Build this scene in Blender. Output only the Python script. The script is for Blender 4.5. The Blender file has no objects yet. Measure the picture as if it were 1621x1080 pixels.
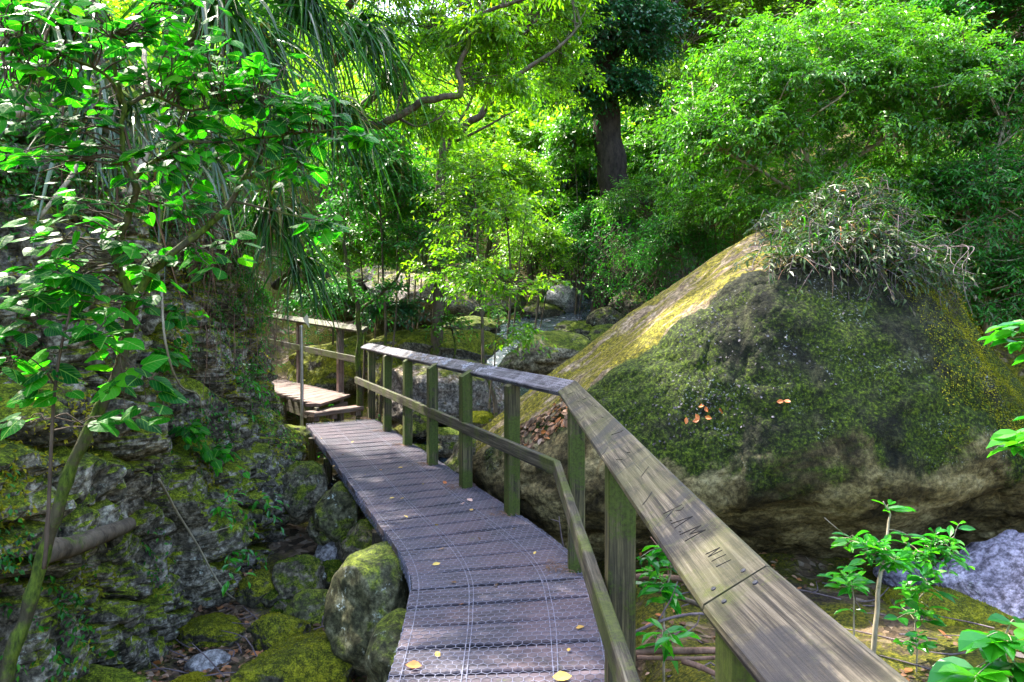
import bpy, math, random
import numpy as np
from mathutils import Vector

C = bpy.context.scene
COL = C.collection
R = math.radians

# ------------------------------------------------------------------ camera, light, exposure
FOC = 1080.0                      # focal length in photo pixels (photo 1621 wide)
HOR = 497.0                       # photo row of the horizon
CAMZ = 1.6
cam_d = bpy.data.cameras.new("camera")
cam = bpy.data.objects.new("camera", cam_d)
COL.objects.link(cam)
cam.location = (0, 0, CAMZ)
cam.rotation_euler = (R(90), 0, 0)
cam_d.sensor_width = 36.0
cam_d.lens = FOC / 1621.0 * 36.0
cam_d.shift_y = (HOR - 540.0) / 1621.0
cam_d.clip_start = 0.05
cam_d.clip_end = 500
C.camera = cam

SUN_EL, SUN_AZ = R(52), R(-50)    # azimuth from +Y towards +X
world = bpy.data.worlds.new("World")
C.world = world
world.use_nodes = True
wn = world.node_tree
sky = wn.nodes.new("ShaderNodeTexSky")
sky.sky_type = 'NISHITA'
sky.sun_disc = False
sky.sun_elevation = SUN_EL
sky.sun_rotation = SUN_AZ
sky.dust_density = 3.0
sky.ozone_density = .6
bgn = wn.nodes["Background"]
wn.links.new(sky.outputs[0], bgn.inputs[0])
bgn.inputs[1].default_value = 0.15
sun_d = bpy.data.lights.new("sun", 'SUN')
sun_d.energy = 2.05
sun_d.angle = R(0.6)
sun_d.color = (1.0, 0.95, 0.82)
sun = bpy.data.objects.new("sun", sun_d)
COL.objects.link(sun)
sv = Vector((math.sin(SUN_AZ) * math.cos(SUN_EL), math.cos(SUN_AZ) * math.cos(SUN_EL), math.sin(SUN_EL)))
sun.rotation_euler = sv.to_track_quat('Z', 'Y').to_euler()
C.view_settings.view_transform = 'Standard'
C.view_settings.look = 'None'
C.view_settings.exposure = 3.28
C.view_settings.gamma = 1.0
C.cycles.use_denoising = True
C.cycles.max_bounces = 10
C.cycles.diffuse_bounces = 6
C.cycles.glossy_bounces = 2
C.cycles.transmission_bounces = 4
C.cycles.transparent_max_bounces = 6
C.cycles.sample_clamp_indirect = 4.0
C.cycles.caustics_reflective = False
C.cycles.caustics_refractive = False


# ------------------------------------------------------------------ helpers
def P(px, py, d):
    """point at photo pixel (px,py) and depth d metres"""
    return np.array([(px - 810.5) * d / FOC, d, CAMZ - (py - HOR) * d / FOC])


def rng(seed):
    return np.random.default_rng(seed)


def unit(a):
    a = np.asarray(a, float)
    return a / np.maximum(np.linalg.norm(a, axis=-1, keepdims=True), 1e-9)


def hsh(ix, iy, iz, seed):
    with np.errstate(over='ignore'):
        h = (ix.astype(np.int64) * 374761393 + iy.astype(np.int64) * 668265263
             + iz.astype(np.int64) * 2147483647 + seed * 1274126177) & 0xFFFFFFFF
        h = ((h ^ (h >> 13)) * 1274126177) & 0xFFFFFFFF
        h = ((h ^ (h >> 16)) * 2246822519) & 0xFFFFFFFF
        h = h ^ (h >> 15)
    return (h & 0xFFFFFF) / float(0xFFFFFF)


def vnoise(p, seed=0):
    p = np.asarray(p, float)
    i = np.floor(p).astype(np.int64)
    f = p - i
    f = f * f * (3 - 2 * f)
    out = 0
    for dx in (0, 1):
        wx = f[:, 0] if dx else 1 - f[:, 0]
        for dy in (0, 1):
            wy = f[:, 1] if dy else 1 - f[:, 1]
            for dz in (0, 1):
                wz = f[:, 2] if dz else 1 - f[:, 2]
                out = out + wx * wy * wz * hsh(i[:, 0] + dx, i[:, 1] + dy, i[:, 2] + dz, seed)
    return out * 2 - 1


def fbm(p, o=4, seed=0, gain=0.5):
    a, s, out = 1.0, 1.0, 0
    for k in range(o):
        out = out + a * vnoise(np.asarray(p) * s + 17.3 * k, seed + k)
        a *= gain
        s *= 2.03
    return out


def worley(p, seed=0):
    p = np.asarray(p, float)
    i = np.floor(p).astype(np.int64)
    f1 = np.full(len(p), 9.0)
    f2 = np.full(len(p), 9.0)
    cid = np.zeros(len(p))
    for dx in (-1, 0, 1):
        for dy in (-1, 0, 1):
            for dz in (-1, 0, 1):
                a, b, c = i[:, 0] + dx, i[:, 1] + dy, i[:, 2] + dz
                q = np.stack([a + hsh(a, b, c, seed), b + hsh(a, b, c, seed + 1), c + hsh(a, b, c, seed + 2)], 1)
                d = np.linalg.norm(q - p, axis=1)
                near = d < f1
                f2 = np.where(near, f1, np.minimum(f2, d))
                cid = np.where(near, hsh(a, b, c, seed + 3), cid)
                f1 = np.where(near, d, f1)
    return f1, f2, cid


class MB:
    """collects vertices and faces of one mesh"""
    def __init__(self):
        self.v, self.f, self.r, self.m, self.u, self.n = [], [], [], [], [], 0

    def add(self, V, F, rnd=None, mi=0, uv=None):
        V = np.asarray(V, float)
        F = np.asarray(F, np.int64)
        if len(F) == 0:
            return
        self.v.append(V)
        self.f.append(F + self.n)
        n = len(F)
        self.r.append(np.full(n, 0.5) if rnd is None else np.broadcast_to(np.asarray(rnd, float), (n,)))
        self.m.append(np.full(n, mi, np.int32))
        self.u.append(np.zeros((F.size, 2)) if uv is None else np.asarray(uv, float).reshape(-1, 2))
        self.n += len(V)

    def build(self, name, mats, parent=None, smooth=False, origin=None):
        me = bpy.data.meshes.new(name)
        V = np.concatenate(self.v)
        if origin is None and parent is not None:
            origin = np.array(parent['_o']) if '_o' in parent else None
        if origin is not None:
            V = V - np.asarray(origin)
        starts, tot, loops = [], [], []
        k = 0
        for F in self.f:
            s = F.shape[1]
            loops.append(F.ravel())
            starts.append(k + np.arange(len(F)) * s)
            tot.append(np.full(len(F), s))
            k += F.size
        loops = np.concatenate(loops)
        starts = np.concatenate(starts)
        tot = np.concatenate(tot)
        me.vertices.add(len(V))
        me.vertices.foreach_set("co", V.astype(np.float32).ravel())
        me.loops.add(len(loops))
        me.loops.foreach_set("vertex_index", loops.astype(np.int32))
        me.polygons.add(len(starts))
        me.polygons.foreach_set("loop_start", starts.astype(np.int32))
        me.polygons.foreach_set("loop_total", tot.astype(np.int32))
        me.polygons.foreach_set("use_smooth", np.full(len(starts), bool(smooth)))
        for m in (mats if isinstance(mats, (list, tuple)) else [mats]):
            me.materials.append(m)
        me.polygons.foreach_set("material_index", np.concatenate(self.m).astype(np.int32))
        at = me.attributes.new("rnd", 'FLOAT', 'FACE')
        at.data.foreach_set("value", np.concatenate(self.r).astype(np.float32))
        uvl = me.uv_layers.new(name="UVMap")
        uvl.data.foreach_set("uv", np.concatenate(self.u).astype(np.float32).ravel())
        me.update(calc_edges=True)
        me.validate()
        o = bpy.data.objects.new(name, me)
        COL.objects.link(o)
        if parent is not None:
            o.parent = parent
            if origin is not None:
                o['_o'] = [float(a) for a in origin]
        elif origin is not None:
            o.location = tuple(origin)
            o['_o'] = [float(a) for a in origin]
        return o


def tag(o, label=None, cat=None, group=None, kind=None):
    if label: o['label'] = label
    if cat: o['category'] = cat
    if group: o['group'] = group
    if kind: o['kind'] = kind
    return o


def thing(name, label, cat, loc, group=None):
    o = bpy.data.objects.new(name, None)
    o.empty_display_size = 0.1
    COL.objects.link(o)
    o.location = tuple(float(a) for a in loc)
    o['_o'] = [float(a) for a in loc]
    return tag(o, label, cat, group)


def tube(mb, pts, radii, sides=6, rnd=None, mi=0, cap=True, sub=0, wob=0.0, seed=0):
    pts = np.asarray(pts, float)
    radii = np.broadcast_to(np.asarray(radii, float), (len(pts),)) if np.ndim(radii) else np.full(len(pts), float(radii))
    if sub:
        pts, radii = crom(np.c_[pts, radii], sub)[:, :3], crom(np.c_[pts, radii], sub)[:, 3]
    if wob:
        s = np.linspace(0, 1, len(pts)) * len(pts) * 0.35
        w = np.stack([vnoise(np.c_[s, s * 0 + seed, s * 0 + k * 7.7], seed + k) for k in range(3)], 1)
        pts = pts + w * wob
    n = len(pts)
    t = unit(np.gradient(pts, axis=0))
    ref = np.array([0.3, 0.2, 1.0]) if abs(t[0, 2]) < 0.9 else np.array([1.0, 0.2, 0.1])
    a = np.zeros((n, 3))
    prev = ref
    for i in range(n):
        v = prev - t[i] * np.dot(prev, t[i])
        v /= max(np.linalg.norm(v), 1e-9)
        a[i] = v
        prev = v
    b = np.cross(t, a)
    ang = np.arange(sides) * 2 * math.pi / sides
    V = pts[:, None, :] + radii[:, None, None] * (np.cos(ang)[None, :, None] * a[:, None, :] + np.sin(ang)[None, :, None] * b[:, None, :])
    V = V.reshape(-1, 3)
    i, j = np.meshgrid(np.arange(n - 1), np.arange(sides), indexing='ij')
    j2 = (j + 1) % sides
    F = np.stack([i * sides + j, i * sides + j2, (i + 1) * sides + j2, (i + 1) * sides + j], -1).reshape(-1, 4)
    lens = np.r_[0, np.cumsum(np.linalg.norm(np.diff(pts, axis=0), axis=1))]
    uu = np.stack([lens[i], lens[i], lens[i + 1], lens[i + 1]], -1).reshape(-1)
    vv = np.stack([j, j + 1, j + 1, j], -1).reshape(-1) * (2 * math.pi * radii.mean() / sides)
    mb.add(V, F, rnd, mi, np.stack([uu, vv], 1))
    if cap:
        k = len(mb.v) - 1
        base = mb.n - len(V)
        mb.v.append(np.zeros((0, 3)))
        for ring in (np.arange(sides)[::-1], (n - 1) * sides + np.arange(sides)):
            mb.f.append((ring + base)[None, :])
            mb.r.append(np.array([0.5 if rnd is None else float(np.mean(rnd))]))
            mb.m.append(np.array([mi], np.int32))
            mb.u.append(np.zeros((sides, 2)))


def crom(p, sub):
    """Catmull-Rom through the rows of p, sub samples per span"""
    p = np.asarray(p, float)
    q = np.vstack([2 * p[0] - p[1], p, 2 * p[-1] - p[-2]])
    out = []
    t = np.linspace(0, 1, sub, endpoint=False)[:, None]
    for i in range(len(p) - 1):
        a, b, c, d = q[i], q[i + 1], q[i + 2], q[i + 3]
        out.append(0.5 * (2 * b + (c - a) * t + (2 * a - 5 * b + 4 * c - d) * t ** 2 + (3 * b - a - 3 * c + d) * t ** 3))
    out.append(p[-1][None])
    return np.vstack(out)


def sweep(mb, pts, rights, ups, w, h, seg=12, cham=0.006, jit=0.0015, seed=0, rnd=0.5, uoff=0.0):
    """a sawn board: chamfered w x h section swept between frames; pts are on the section's centre"""
    pts, rights, ups = (np.asarray(a, float) for a in (pts, rights, ups))
    n = max(2, seg)
    t = np.linspace(0, 1, len(pts))
    ti = np.linspace(0, 1, n)
    ip = lambda a: np.stack([np.interp(ti, t, a[:, k]) for k in range(3)], 1)
    pts, rights, ups = ip(pts), ip(rights), ip(ups)
    c = cham
    prof = np.array([(-w / 2 + c, -h / 2), (w / 2 - c, -h / 2), (w / 2, -h / 2 + c), (w / 2, h / 2 - c),
                     (w / 2 - c, h / 2), (-w / 2 + c, h / 2), (-w / 2, h / 2 - c), (-w / 2, -h / 2 + c)])
    k = len(prof)
    V = pts[:, None] + prof[None, :, :1] * rights[:, None] + prof[None, :, 1:] * ups[:, None]
    V = V.reshape(-1, 3)
    if jit:
        V = V + np.stack([vnoise(V * 9 + q * 31, seed + q) for q in range(3)], 1) * jit
    per = np.r_[0, np.cumsum(np.linalg.norm(np.diff(np.vstack([prof, prof[:1]]), axis=0), axis=1))]
    L = np.r_[0, np.cumsum(np.linalg.norm(np.diff(pts, axis=0), axis=1))] + uoff
    i, j = np.meshgrid(np.arange(n - 1), np.arange(k), indexing='ij')
    j2 = (j + 1) % k
    F = np.stack([i * k + j, i * k + j2, (i + 1) * k + j2, (i + 1) * k + j], -1).reshape(-1, 4)
    uu = np.stack([L[i], L[i], L[i + 1], L[i + 1]], -1).reshape(-1)
    vv = np.stack([per[j], per[j + 1], per[j + 1], per[j]], -1).reshape(-1)
    mb.add(V, F, rnd, 0, np.stack([uu, vv], 1))
    base = mb.n - len(V)
    mb.v.append(np.zeros((0, 3)))
    for ring in (np.arange(k)[::-1], (n - 1) * k + np.arange(k)):
        mb.f.append((ring + base)[None, :]); mb.r.append(np.array([rnd])); mb.m.append(np.array([0], np.int32))
        mb.u.append(np.c_[prof[:, 0] * 3 + 5, prof[:, 1] * 3])


# leaf templates: x across, y along, z up
def T_simple(w=.22, fold=.05, droop=.10):
    return np.array([(0, 0, 0), (w, .42, fold), (0, 1, -droop), (-w, .42, fold)]), np.array([(0, 1, 2), (0, 2, 3)])


def T_oval(w=.24, droop=.14):
    V = [(0, 0, 0), (w * .8, .28, .05), (w, .55, .04), (w * .55, .82, -.03), (0, 1, -droop), (-w * .55, .82, -.03), (-w, .55, .04), (-w * .8, .28, .05), (0, .5, -.02)]
    return np.array(V), np.array([(8, i, (i + 1) % 8) for i in range(8)])


def T_heart(seed=0):
    r = rng(seed)
    pr = [(0, 0), (.17, -.12), (.36, -.06), (.49, .12), (.50, .34), (.40, .58), (.22, .80), (0, 1.02)]
    out = pr + [(-x, y) for x, y in pr[-2:0:-1]]
    rings = []
    for k, s in enumerate((1.0, .62, .28)):
        rings.append([(x * s * (1 + r.uniform(-.05, .05) * (k == 0)), .32 + (y - .32) * s) for x, y in out])
    V = []
    for ring in rings:
        for x, y in ring:
            V.append((x, y, -.22 * abs(x) ** 1.6 * 1.2 - .16 * (y - .2) ** 2 + r.uniform(-.012, .012) + .05 * abs(x)))
    V.append((0, .32, 0))
    n = len(out)
    F = []
    for k in range(2):
        for i in range(n):
            a, b = k * n + i, k * n + (i + 1) % n
            F.append((a, b, b + n)); F.append((a, b + n, a + n))
    for i in range(n):
        F.append((2 * n + i, 2 * n + (i + 1) % n, 3 * n))
    return np.array(V), np.array(F)


def put_leaves(mb, tmpl, pos, dr, nr, size, rnd, mi=0, wscale=None):
    TV, TF = tmpl
    y = unit(dr)
    z = unit(nr - y * np.sum(nr * y, 1, keepdims=True))
    x = np.cross(y, z)
    k = len(TV)
    n = len(pos)
    size = np.broadcast_to(size, (n,))
    ws = np.ones(n) if wscale is None else wscale
    V = pos[:, None] + size[:, None, None] * (TV[None, :, :1] * ws[:, None, None] * x[:, None] + TV[None, :, 1:2] * y[:, None] + TV[None, :, 2:] * z[:, None])
    F = TF[None] + (np.arange(n) * k)[:, None, None]
    uv = np.broadcast_to(TV[TF.ravel()][:, :2][None], (n, TF.size, 2)).reshape(-1, 2)
    mb.add(V.reshape(-1, 3), F.reshape(-1, 3), np.repeat(np.broadcast_to(rnd, (n,)), len(TF)), mi, uv)


def sprays(mbl, mbt, base, dirs, length, L, lsize, tmpl, g, droop=.35, spread=.9, ldroop=.35, tr=.004, rj=.5, crnd=None, mi=0):
    """leafy twigs: T twigs with L alternate leaves each"""
    T = len(base)
    dirs = unit(dirs)
    ln = length * g.uniform(.6, 1.25, T)
    t = np.linspace(.12, 1, L)[None, :] * np.ones((T, 1)) + g.uniform(-.03, .03, (T, L))
    dn = np.array([0, 0, -1.0])
    bend = g.normal(0, .18, (T, 3))
    pos = base[:, None] + ln[:, None, None] * (dirs[:, None] * t[..., None] + (dn[None, None] * droop + bend[:, None]) * (t ** 2)[..., None])
    tan = unit(dirs[:, None] + 2 * (dn[None, None] * droop + bend[:, None]) * t[..., None])
    up = np.array([0, 0, 1.0])
    side = unit(np.cross(tan, up[None, None] + g.normal(0, .25, (T, 1, 3))))
    sgn = np.where(np.arange(L) % 2 == 0, 1.0, -1.0)[None, :, None]
    ld = tan * .55 + side * sgn * spread + dn * ldroop * g.uniform(.2, 1.6, (T, L, 1)) + g.normal(0, .22, (T, L, 3))
    ld[:, -1] = tan[:, -1] + dn * .2
    nr = np.broadcast_to(up, ld.shape) + g.normal(0, .38, ld.shape) + .25 * dirs[:, None]
    sz = lsize * g.uniform(.62, 1.25, (T, L))
    if crnd is None:
        crnd = g.uniform(0, 1, T)
    r = np.clip(crnd[:, None] * rj + g.uniform(0, 1, (T, L)) * (1 - rj), 0, 1)
    put_leaves(mbl, tmpl, pos.reshape(-1, 3), ld.reshape(-1, 3), nr.reshape(-1, 3), sz.ravel(), r.ravel(), mi)
    if mbt is not None and tr > 0:
        # 3-sided twigs, vectorised, with four rings
        tt = np.array([0, .35, .7, 1.0])
        pp = base[:, None] + ln[:, None, None] * (dirs[:, None] * tt[None, :, None] + (dn[None, None] * droop + bend[:, None]) * (tt ** 2)[None, :, None])
        a = unit(np.cross(dirs, up[None] + .01))
        b = np.cross(dirs, a)
        rad = tr * np.array([1, .8, .6, .3])
        an = np.arange(3) * 2 * math.pi / 3
        V = pp[:, :, None] + rad[None, :, None, None] * (np.cos(an)[None, None, :, None] * a[:, None, None] + np.sin(an)[None, None, :, None] * b[:, None, None])
        i, j = np.meshgrid(np.arange(3), np.arange(3), indexing='ij')
        F1 = np.stack([i * 3 + j, i * 3 + (j + 1) % 3, (i + 1) * 3 + (j + 1) % 3, (i + 1) * 3 + j], -1).reshape(-1, 4)
        F = F1[None] + (np.arange(T) * 12)[:, None, None]
        mbt.add(V.reshape(-1, 3), F.reshape(-1, 4), g.uniform(0, 1, T).repeat(9))


def blades(mb, base, dirs, length, width, g, droop=.9, seg=7, rnd=None, mi=0, keel=.25):
    """long arching strap leaves (two quads wide, V-keeled)"""
    n = len(base)
    dirs = unit(dirs)
    ln = np.broadcast_to(length, (n,)) * g.uniform(.65, 1.2, n)
    wd = np.broadcast_to(width, (n,)) * g.uniform(.7, 1.2, n)
    dr = np.broadcast_to(droop, (n,)) * g.uniform(.7, 1.35, n)
    t = np.linspace(0, 1, seg + 1)
    dn = np.array([0, 0, -1.0])
    bend = g.normal(0, .28, (n, 3)) * np.array([1, 1, .6])
    pos = base[:, None] + ln[:, None, None] * (dirs[:, None] * (t - .25 * t ** 2)[None, :, None] + (dn[None] * dr[:, None] + bend)[:, None] * (t ** 2)[None, :, None])
    tan = unit(np.gradient(pos, axis=1))
    side = unit(np.cross(tan, np.array([0, 0, 1.0])[None, None] + g.normal(0, .3, (n, 1, 3))))
    nrm = np.cross(side, tan)
    w = wd[:, None] * np.clip(np.minimum(1.0, (1 - t) * 2.2) * (.55 + .45 * np.minimum(1, t * 4)), .03, 1)[None]
    Lf = pos - side * w[..., None] * .5 + nrm * w[..., None] * keel
    Rt = pos + side * w[..., None] * .5 + nrm * w[..., None] * keel
    V = np.stack([Lf, pos, Rt], 2)
    i = np.arange(seg)
    F1 = np.concatenate([np.stack([i * 3 + c, i * 3 + c + 1, i * 3 + c + 4, i * 3 + c + 3], -1) for c in (0, 1)])
    F = F1[None] + (np.arange(n) * 3 * (seg + 1))[:, None, None]
    if rnd is None:
        rnd = g.uniform(0, 1, n)
    mb.add(V.reshape(-1, 3), F.reshape(-1, 4), np.repeat(rnd, 2 * seg), mi)


# ------------------------------------------------------------------ materials
class NT:
    def __init__(self, name):
        self.m = bpy.data.materials.new(name)
        self.m.use_nodes = True
        self.t = self.m.node_tree
        self.b = self.t.nodes["Principled BSDF"]
        self.out = self.t.nodes["Material Output"]

    def n(self, typ, **kw):
        nd = self.t.nodes.new("ShaderNode" + typ)
        for k, v in kw.items():
            if k.startswith("i_"):
                key = k[2:]
                nd.inputs[int(key) if key.isdigit() else key.replace("_", " ")].default_value = v
            else:
                setattr(nd, k, v)
        return nd

    def l(self, a, b):
        self.t.links.new(a, b)

    def coord(self, kind="Object", scale=(1, 1, 1), rot=(0, 0, 0)):
        tc = self.n("TexCoord")
        mp = self.n("Mapping")
        mp.inputs["Scale"].default_value = scale
        mp.inputs["Rotation"].default_value = rot
        self.l(tc.outputs[kind], mp.inputs[0])
        return mp.outputs[0]

    def noise(self, vec, scale, detail=6, rough=.6, dist=0.0):
        nd = self.n("TexNoise", i_Scale=scale, i_Detail=detail, i_Roughness=rough, i_Distortion=dist)
        if vec is not None:
            self.l(vec, nd.inputs["Vector"])
        return nd.outputs["Fac"]

    def ramp(self, fac, stops, interp='LINEAR'):
        nd = self.n("ValToRGB")
        cr = nd.color_ramp
        cr.interpolation = interp
        while len(cr.elements) < len(stops):
            cr.elements.new(.5)
        for e, (p, c) in zip(cr.elements, stops):
            e.position = p
            e.color = (*c, 1) if len(c) == 3 else c
        self.l(fac, nd.inputs[0])
        return nd.outputs[0]

    def math(self, op, a, b=None, c=None, clamp=False):
        nd = self.n("Math", operation=op, use_clamp=clamp)
        for k, v in enumerate((a, b, c)):
            if v is None:
                continue
            if isinstance(v, (int, float)):
                nd.inputs[k].default_value = v
            else:
                self.l(v, nd.inputs[k])
        return nd.outputs[0]

    def step(self, v, lo, hi):
        nd = self.n("MapRange", interpolation_type='SMOOTHSTEP')
        nd.inputs[1].default_value = lo
        nd.inputs[2].default_value = hi
        self.l(v, nd.inputs[0])
        return nd.outputs[0]

    def mix(self, fac, a, b, blend='MIX'):
        nd = self.n("Mix", data_type='RGBA', blend_type=blend)
        for s, v in ((nd.inputs[0], fac), (nd.inputs[6], a), (nd.inputs[7], b)):
            if isinstance(v, (int, float)):
                s.default_value = v
            elif isinstance(v, tuple):
                s.default_value = (*v, 1)
            else:
                self.l(v, s)
        return nd.outputs[2]

    def bump(self, h, strength=.5, dist=.01, prev=None):
        nd = self.n("Bump", i_Strength=strength, i_Distance=dist)
        self.l(h, nd.inputs["Height"])
        if prev is not None:
            self.l(prev, nd.inputs["Normal"])
        return nd.outputs[0]

    def nz(self):
        g = self.n("NewGeometry")
        s = self.n("SeparateXYZ")
        self.l(g.outputs["Normal"], s.inputs[0])
        return s.outputs

    def fin(self, col=None, rough=None, normal=None, spec=None):
        for key, v in (("Base Color", col), ("Roughness", rough), ("Specular IOR Level", spec)):
            if v is None:
                continue
            if isinstance(v, (int, float)):
                self.b.inputs[key].default_value = v
            elif isinstance(v, tuple):
                self.b.inputs[key].default_value = (*v, 1)
            else:
                self.l(v, self.b.inputs[key])
        if normal is not None:
            self.l(normal, self.b.inputs["Normal"])
        return self.m


def leaf_mat(name, stops, trans=.42, tcol=1.6, rough=.32, spec=.6, holes=0.0, tint=(1.0, 1.15, .4)):
    k = NT(name)
    at = k.n("Attribute", attribute_name="rnd")
    col = k.ramp(at.outputs["Fac"], stops)
    if holes:
        vein = k.coord("UV")
        sp = k.n("SeparateXYZ")
        k.l(vein, sp.inputs[0])
        ax = k.math('ABSOLUTE', sp.outputs[0])
        mid = k.step(ax, .012, .03)
        ph = k.math('ADD', k.math('MULTIPLY', sp.outputs[1], 34.0), k.math('MULTIPLY', ax, -30.0))
        vn = k.step(k.math('SINE', ph), .7, 1.0)
        col = k.mix(k.math('MULTIPLY', vn, .35), col, (.16, .30, .06))
        col = k.mix(mid, (.2, .34, .07), col)
        bl = k.step(k.noise(k.coord('Object'), 31.0, 3, .6), .66, .74)
        col = k.mix(k.math('MULTIPLY', bl, .7), col, (.12, .09, .02))
    k.fin(col, rough, None, spec)
    tr = k.n("BsdfTranslucent")
    tc = k.mix(1.0, col, tuple(tcol * t for t in tint), 'MULTIPLY')
    k.l(tc, tr.inputs[0])
    mx = k.n("MixShader", i_0=trans)
    k.l(k.b.outputs[0], mx.inputs[1])
    k.l(tr.outputs[0], mx.inputs[2])
    last = mx.outputs[0]
    if holes:
        no = k.noise(k.coord("Object"), 22.0, 1, .3)
        hole = k.step(no, holes, holes + .01)
        tp = k.n("BsdfTransparent")
        m2 = k.n("MixShader")
        k.l(hole, m2.inputs[0])
        k.l(last, m2.inputs[1])
        k.l(tp.outputs[0], m2.inputs[2])
        last = m2.outputs[0]
    k.l(last, k.out.inputs[0])
    return k.m


def rock_mat(name, dark, mid, light, moss=0.3, mosscol=((.10, .13, .012), (.24, .24, .02)), lichen=.25, scale=1.0, rough=.85, bump=.9, litter=0.0):
    """moss > 0 : moss grows on upward faces; higher covers more"""
    k = NT(name)
    v = k.coord("Object", (scale,) * 3)
    big = k.noise(v, 1.3, 4, .6, .4)
    med = k.noise(v, 6.0, 8, .68)
    fine = k.noise(v, 38.0, 6, .7)
    base = k.ramp(k.math('ADD', k.math('MULTIPLY', med, .65), k.math('MULTIPLY', fine, .35)), [(.40, dark), (.5, mid), (.60, light)])
    base = k.mix(k.step(big, .35, .65), k.mix(.45, base, dark), base)
    if lichen:
        li = k.math('MULTIPLY', k.step(k.noise(v, 9.0, 5, .7), .60, .66), k.step(fine, .44, .56))
        base = k.mix(k.math('MULTIPLY', li, min(1.0, lichen * 3)), base, (.36, .40, .36))
    nz = k.nz()[2]
    mm = k.math('ADD', k.math('ADD', k.math('MULTIPLY', nz, .55), k.math('MULTIPLY', k.noise(v, 2.6, 7, .66, .3), 1.7)), k.math('MULTIPLY', fine, .35))
    mask = k.step(mm, 1.62 - moss, 1.86 - moss)
    mf = k.noise(v, 95.0, 4, .75)
    mc = k.ramp(k.math('ADD', k.math('MULTIPLY', mf, .6), k.math('MULTIPLY', med, .4)), [(.38, tuple(c * .3 for c in mosscol[0])), (.48, mosscol[0]), (.60, mosscol[1])])
    col = k.mix(mask, base, mc)
    if litter:
        vo = k.n("TexVoronoi", feature='F1', i_Scale=30.0)
        k.l(v, vo.inputs["Vector"])
        lm = k.math('MULTIPLY', k.step(k.noise(v, 3.1, 5, .6), .5, .6), k.step(nz, .25, .5))
        lc = k.ramp(vo.outputs["Color"], [(.1, (.07, .045, .03)), (.45, (.22, .15, .10)), (.8, (.40, .32, .28))])
        col = k.mix(k.math('MULTIPLY', lm, litter), col, lc)
    gr = k.math('ADD', k.math('MULTIPLY', k.step(k.noise(v, 24.0, 5, .75), .36, .64), .95), .5)
    cg = k.n("CombineXYZ")
    for q_ in range(3):
        k.l(gr, cg.inputs[q_])
    col = k.mix(1.0, col, cg.outputs[0], 'MULTIPLY')
    h = k.math('ADD', k.math('MULTIPLY', med, 1.0), k.math('MULTIPLY', fine, .35))
    h = k.math('ADD', h, k.math('MULTIPLY', k.math('MULTIPLY', mf, mask), .55))
    return k.fin(col, rough, k.bump(h, bump, .035), .25)


def bark_mat(name, a, b, moss=0.0, scale=1.0):
    k = NT(name)
    v = k.coord("Object", (scale, scale, scale * .35))
    n1 = k.noise(v, 14, 7, .65)
    n2 = k.noise(v, 60, 4, .7)
    col = k.ramp(k.math('ADD', k.math('MULTIPLY', n1, .7), k.math('MULTIPLY', n2, .3)), [(.36, a), (.62, b)])
    if moss:
        mk = k.step(k.noise(k.coord("Object"), 5.0, 5, .65), .62 - moss * .4, .72 - moss * .4)
        mc = k.ramp(n2, [(.35, (.02, .035, .006)), (.65, (.10, .14, .015))])
        col = k.mix(mk, col, mc)
    return k.fin(col, .85, k.bump(k.math('ADD', n1, k.math('MULTIPLY', n2, .4)), .8, .012), .2)


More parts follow.
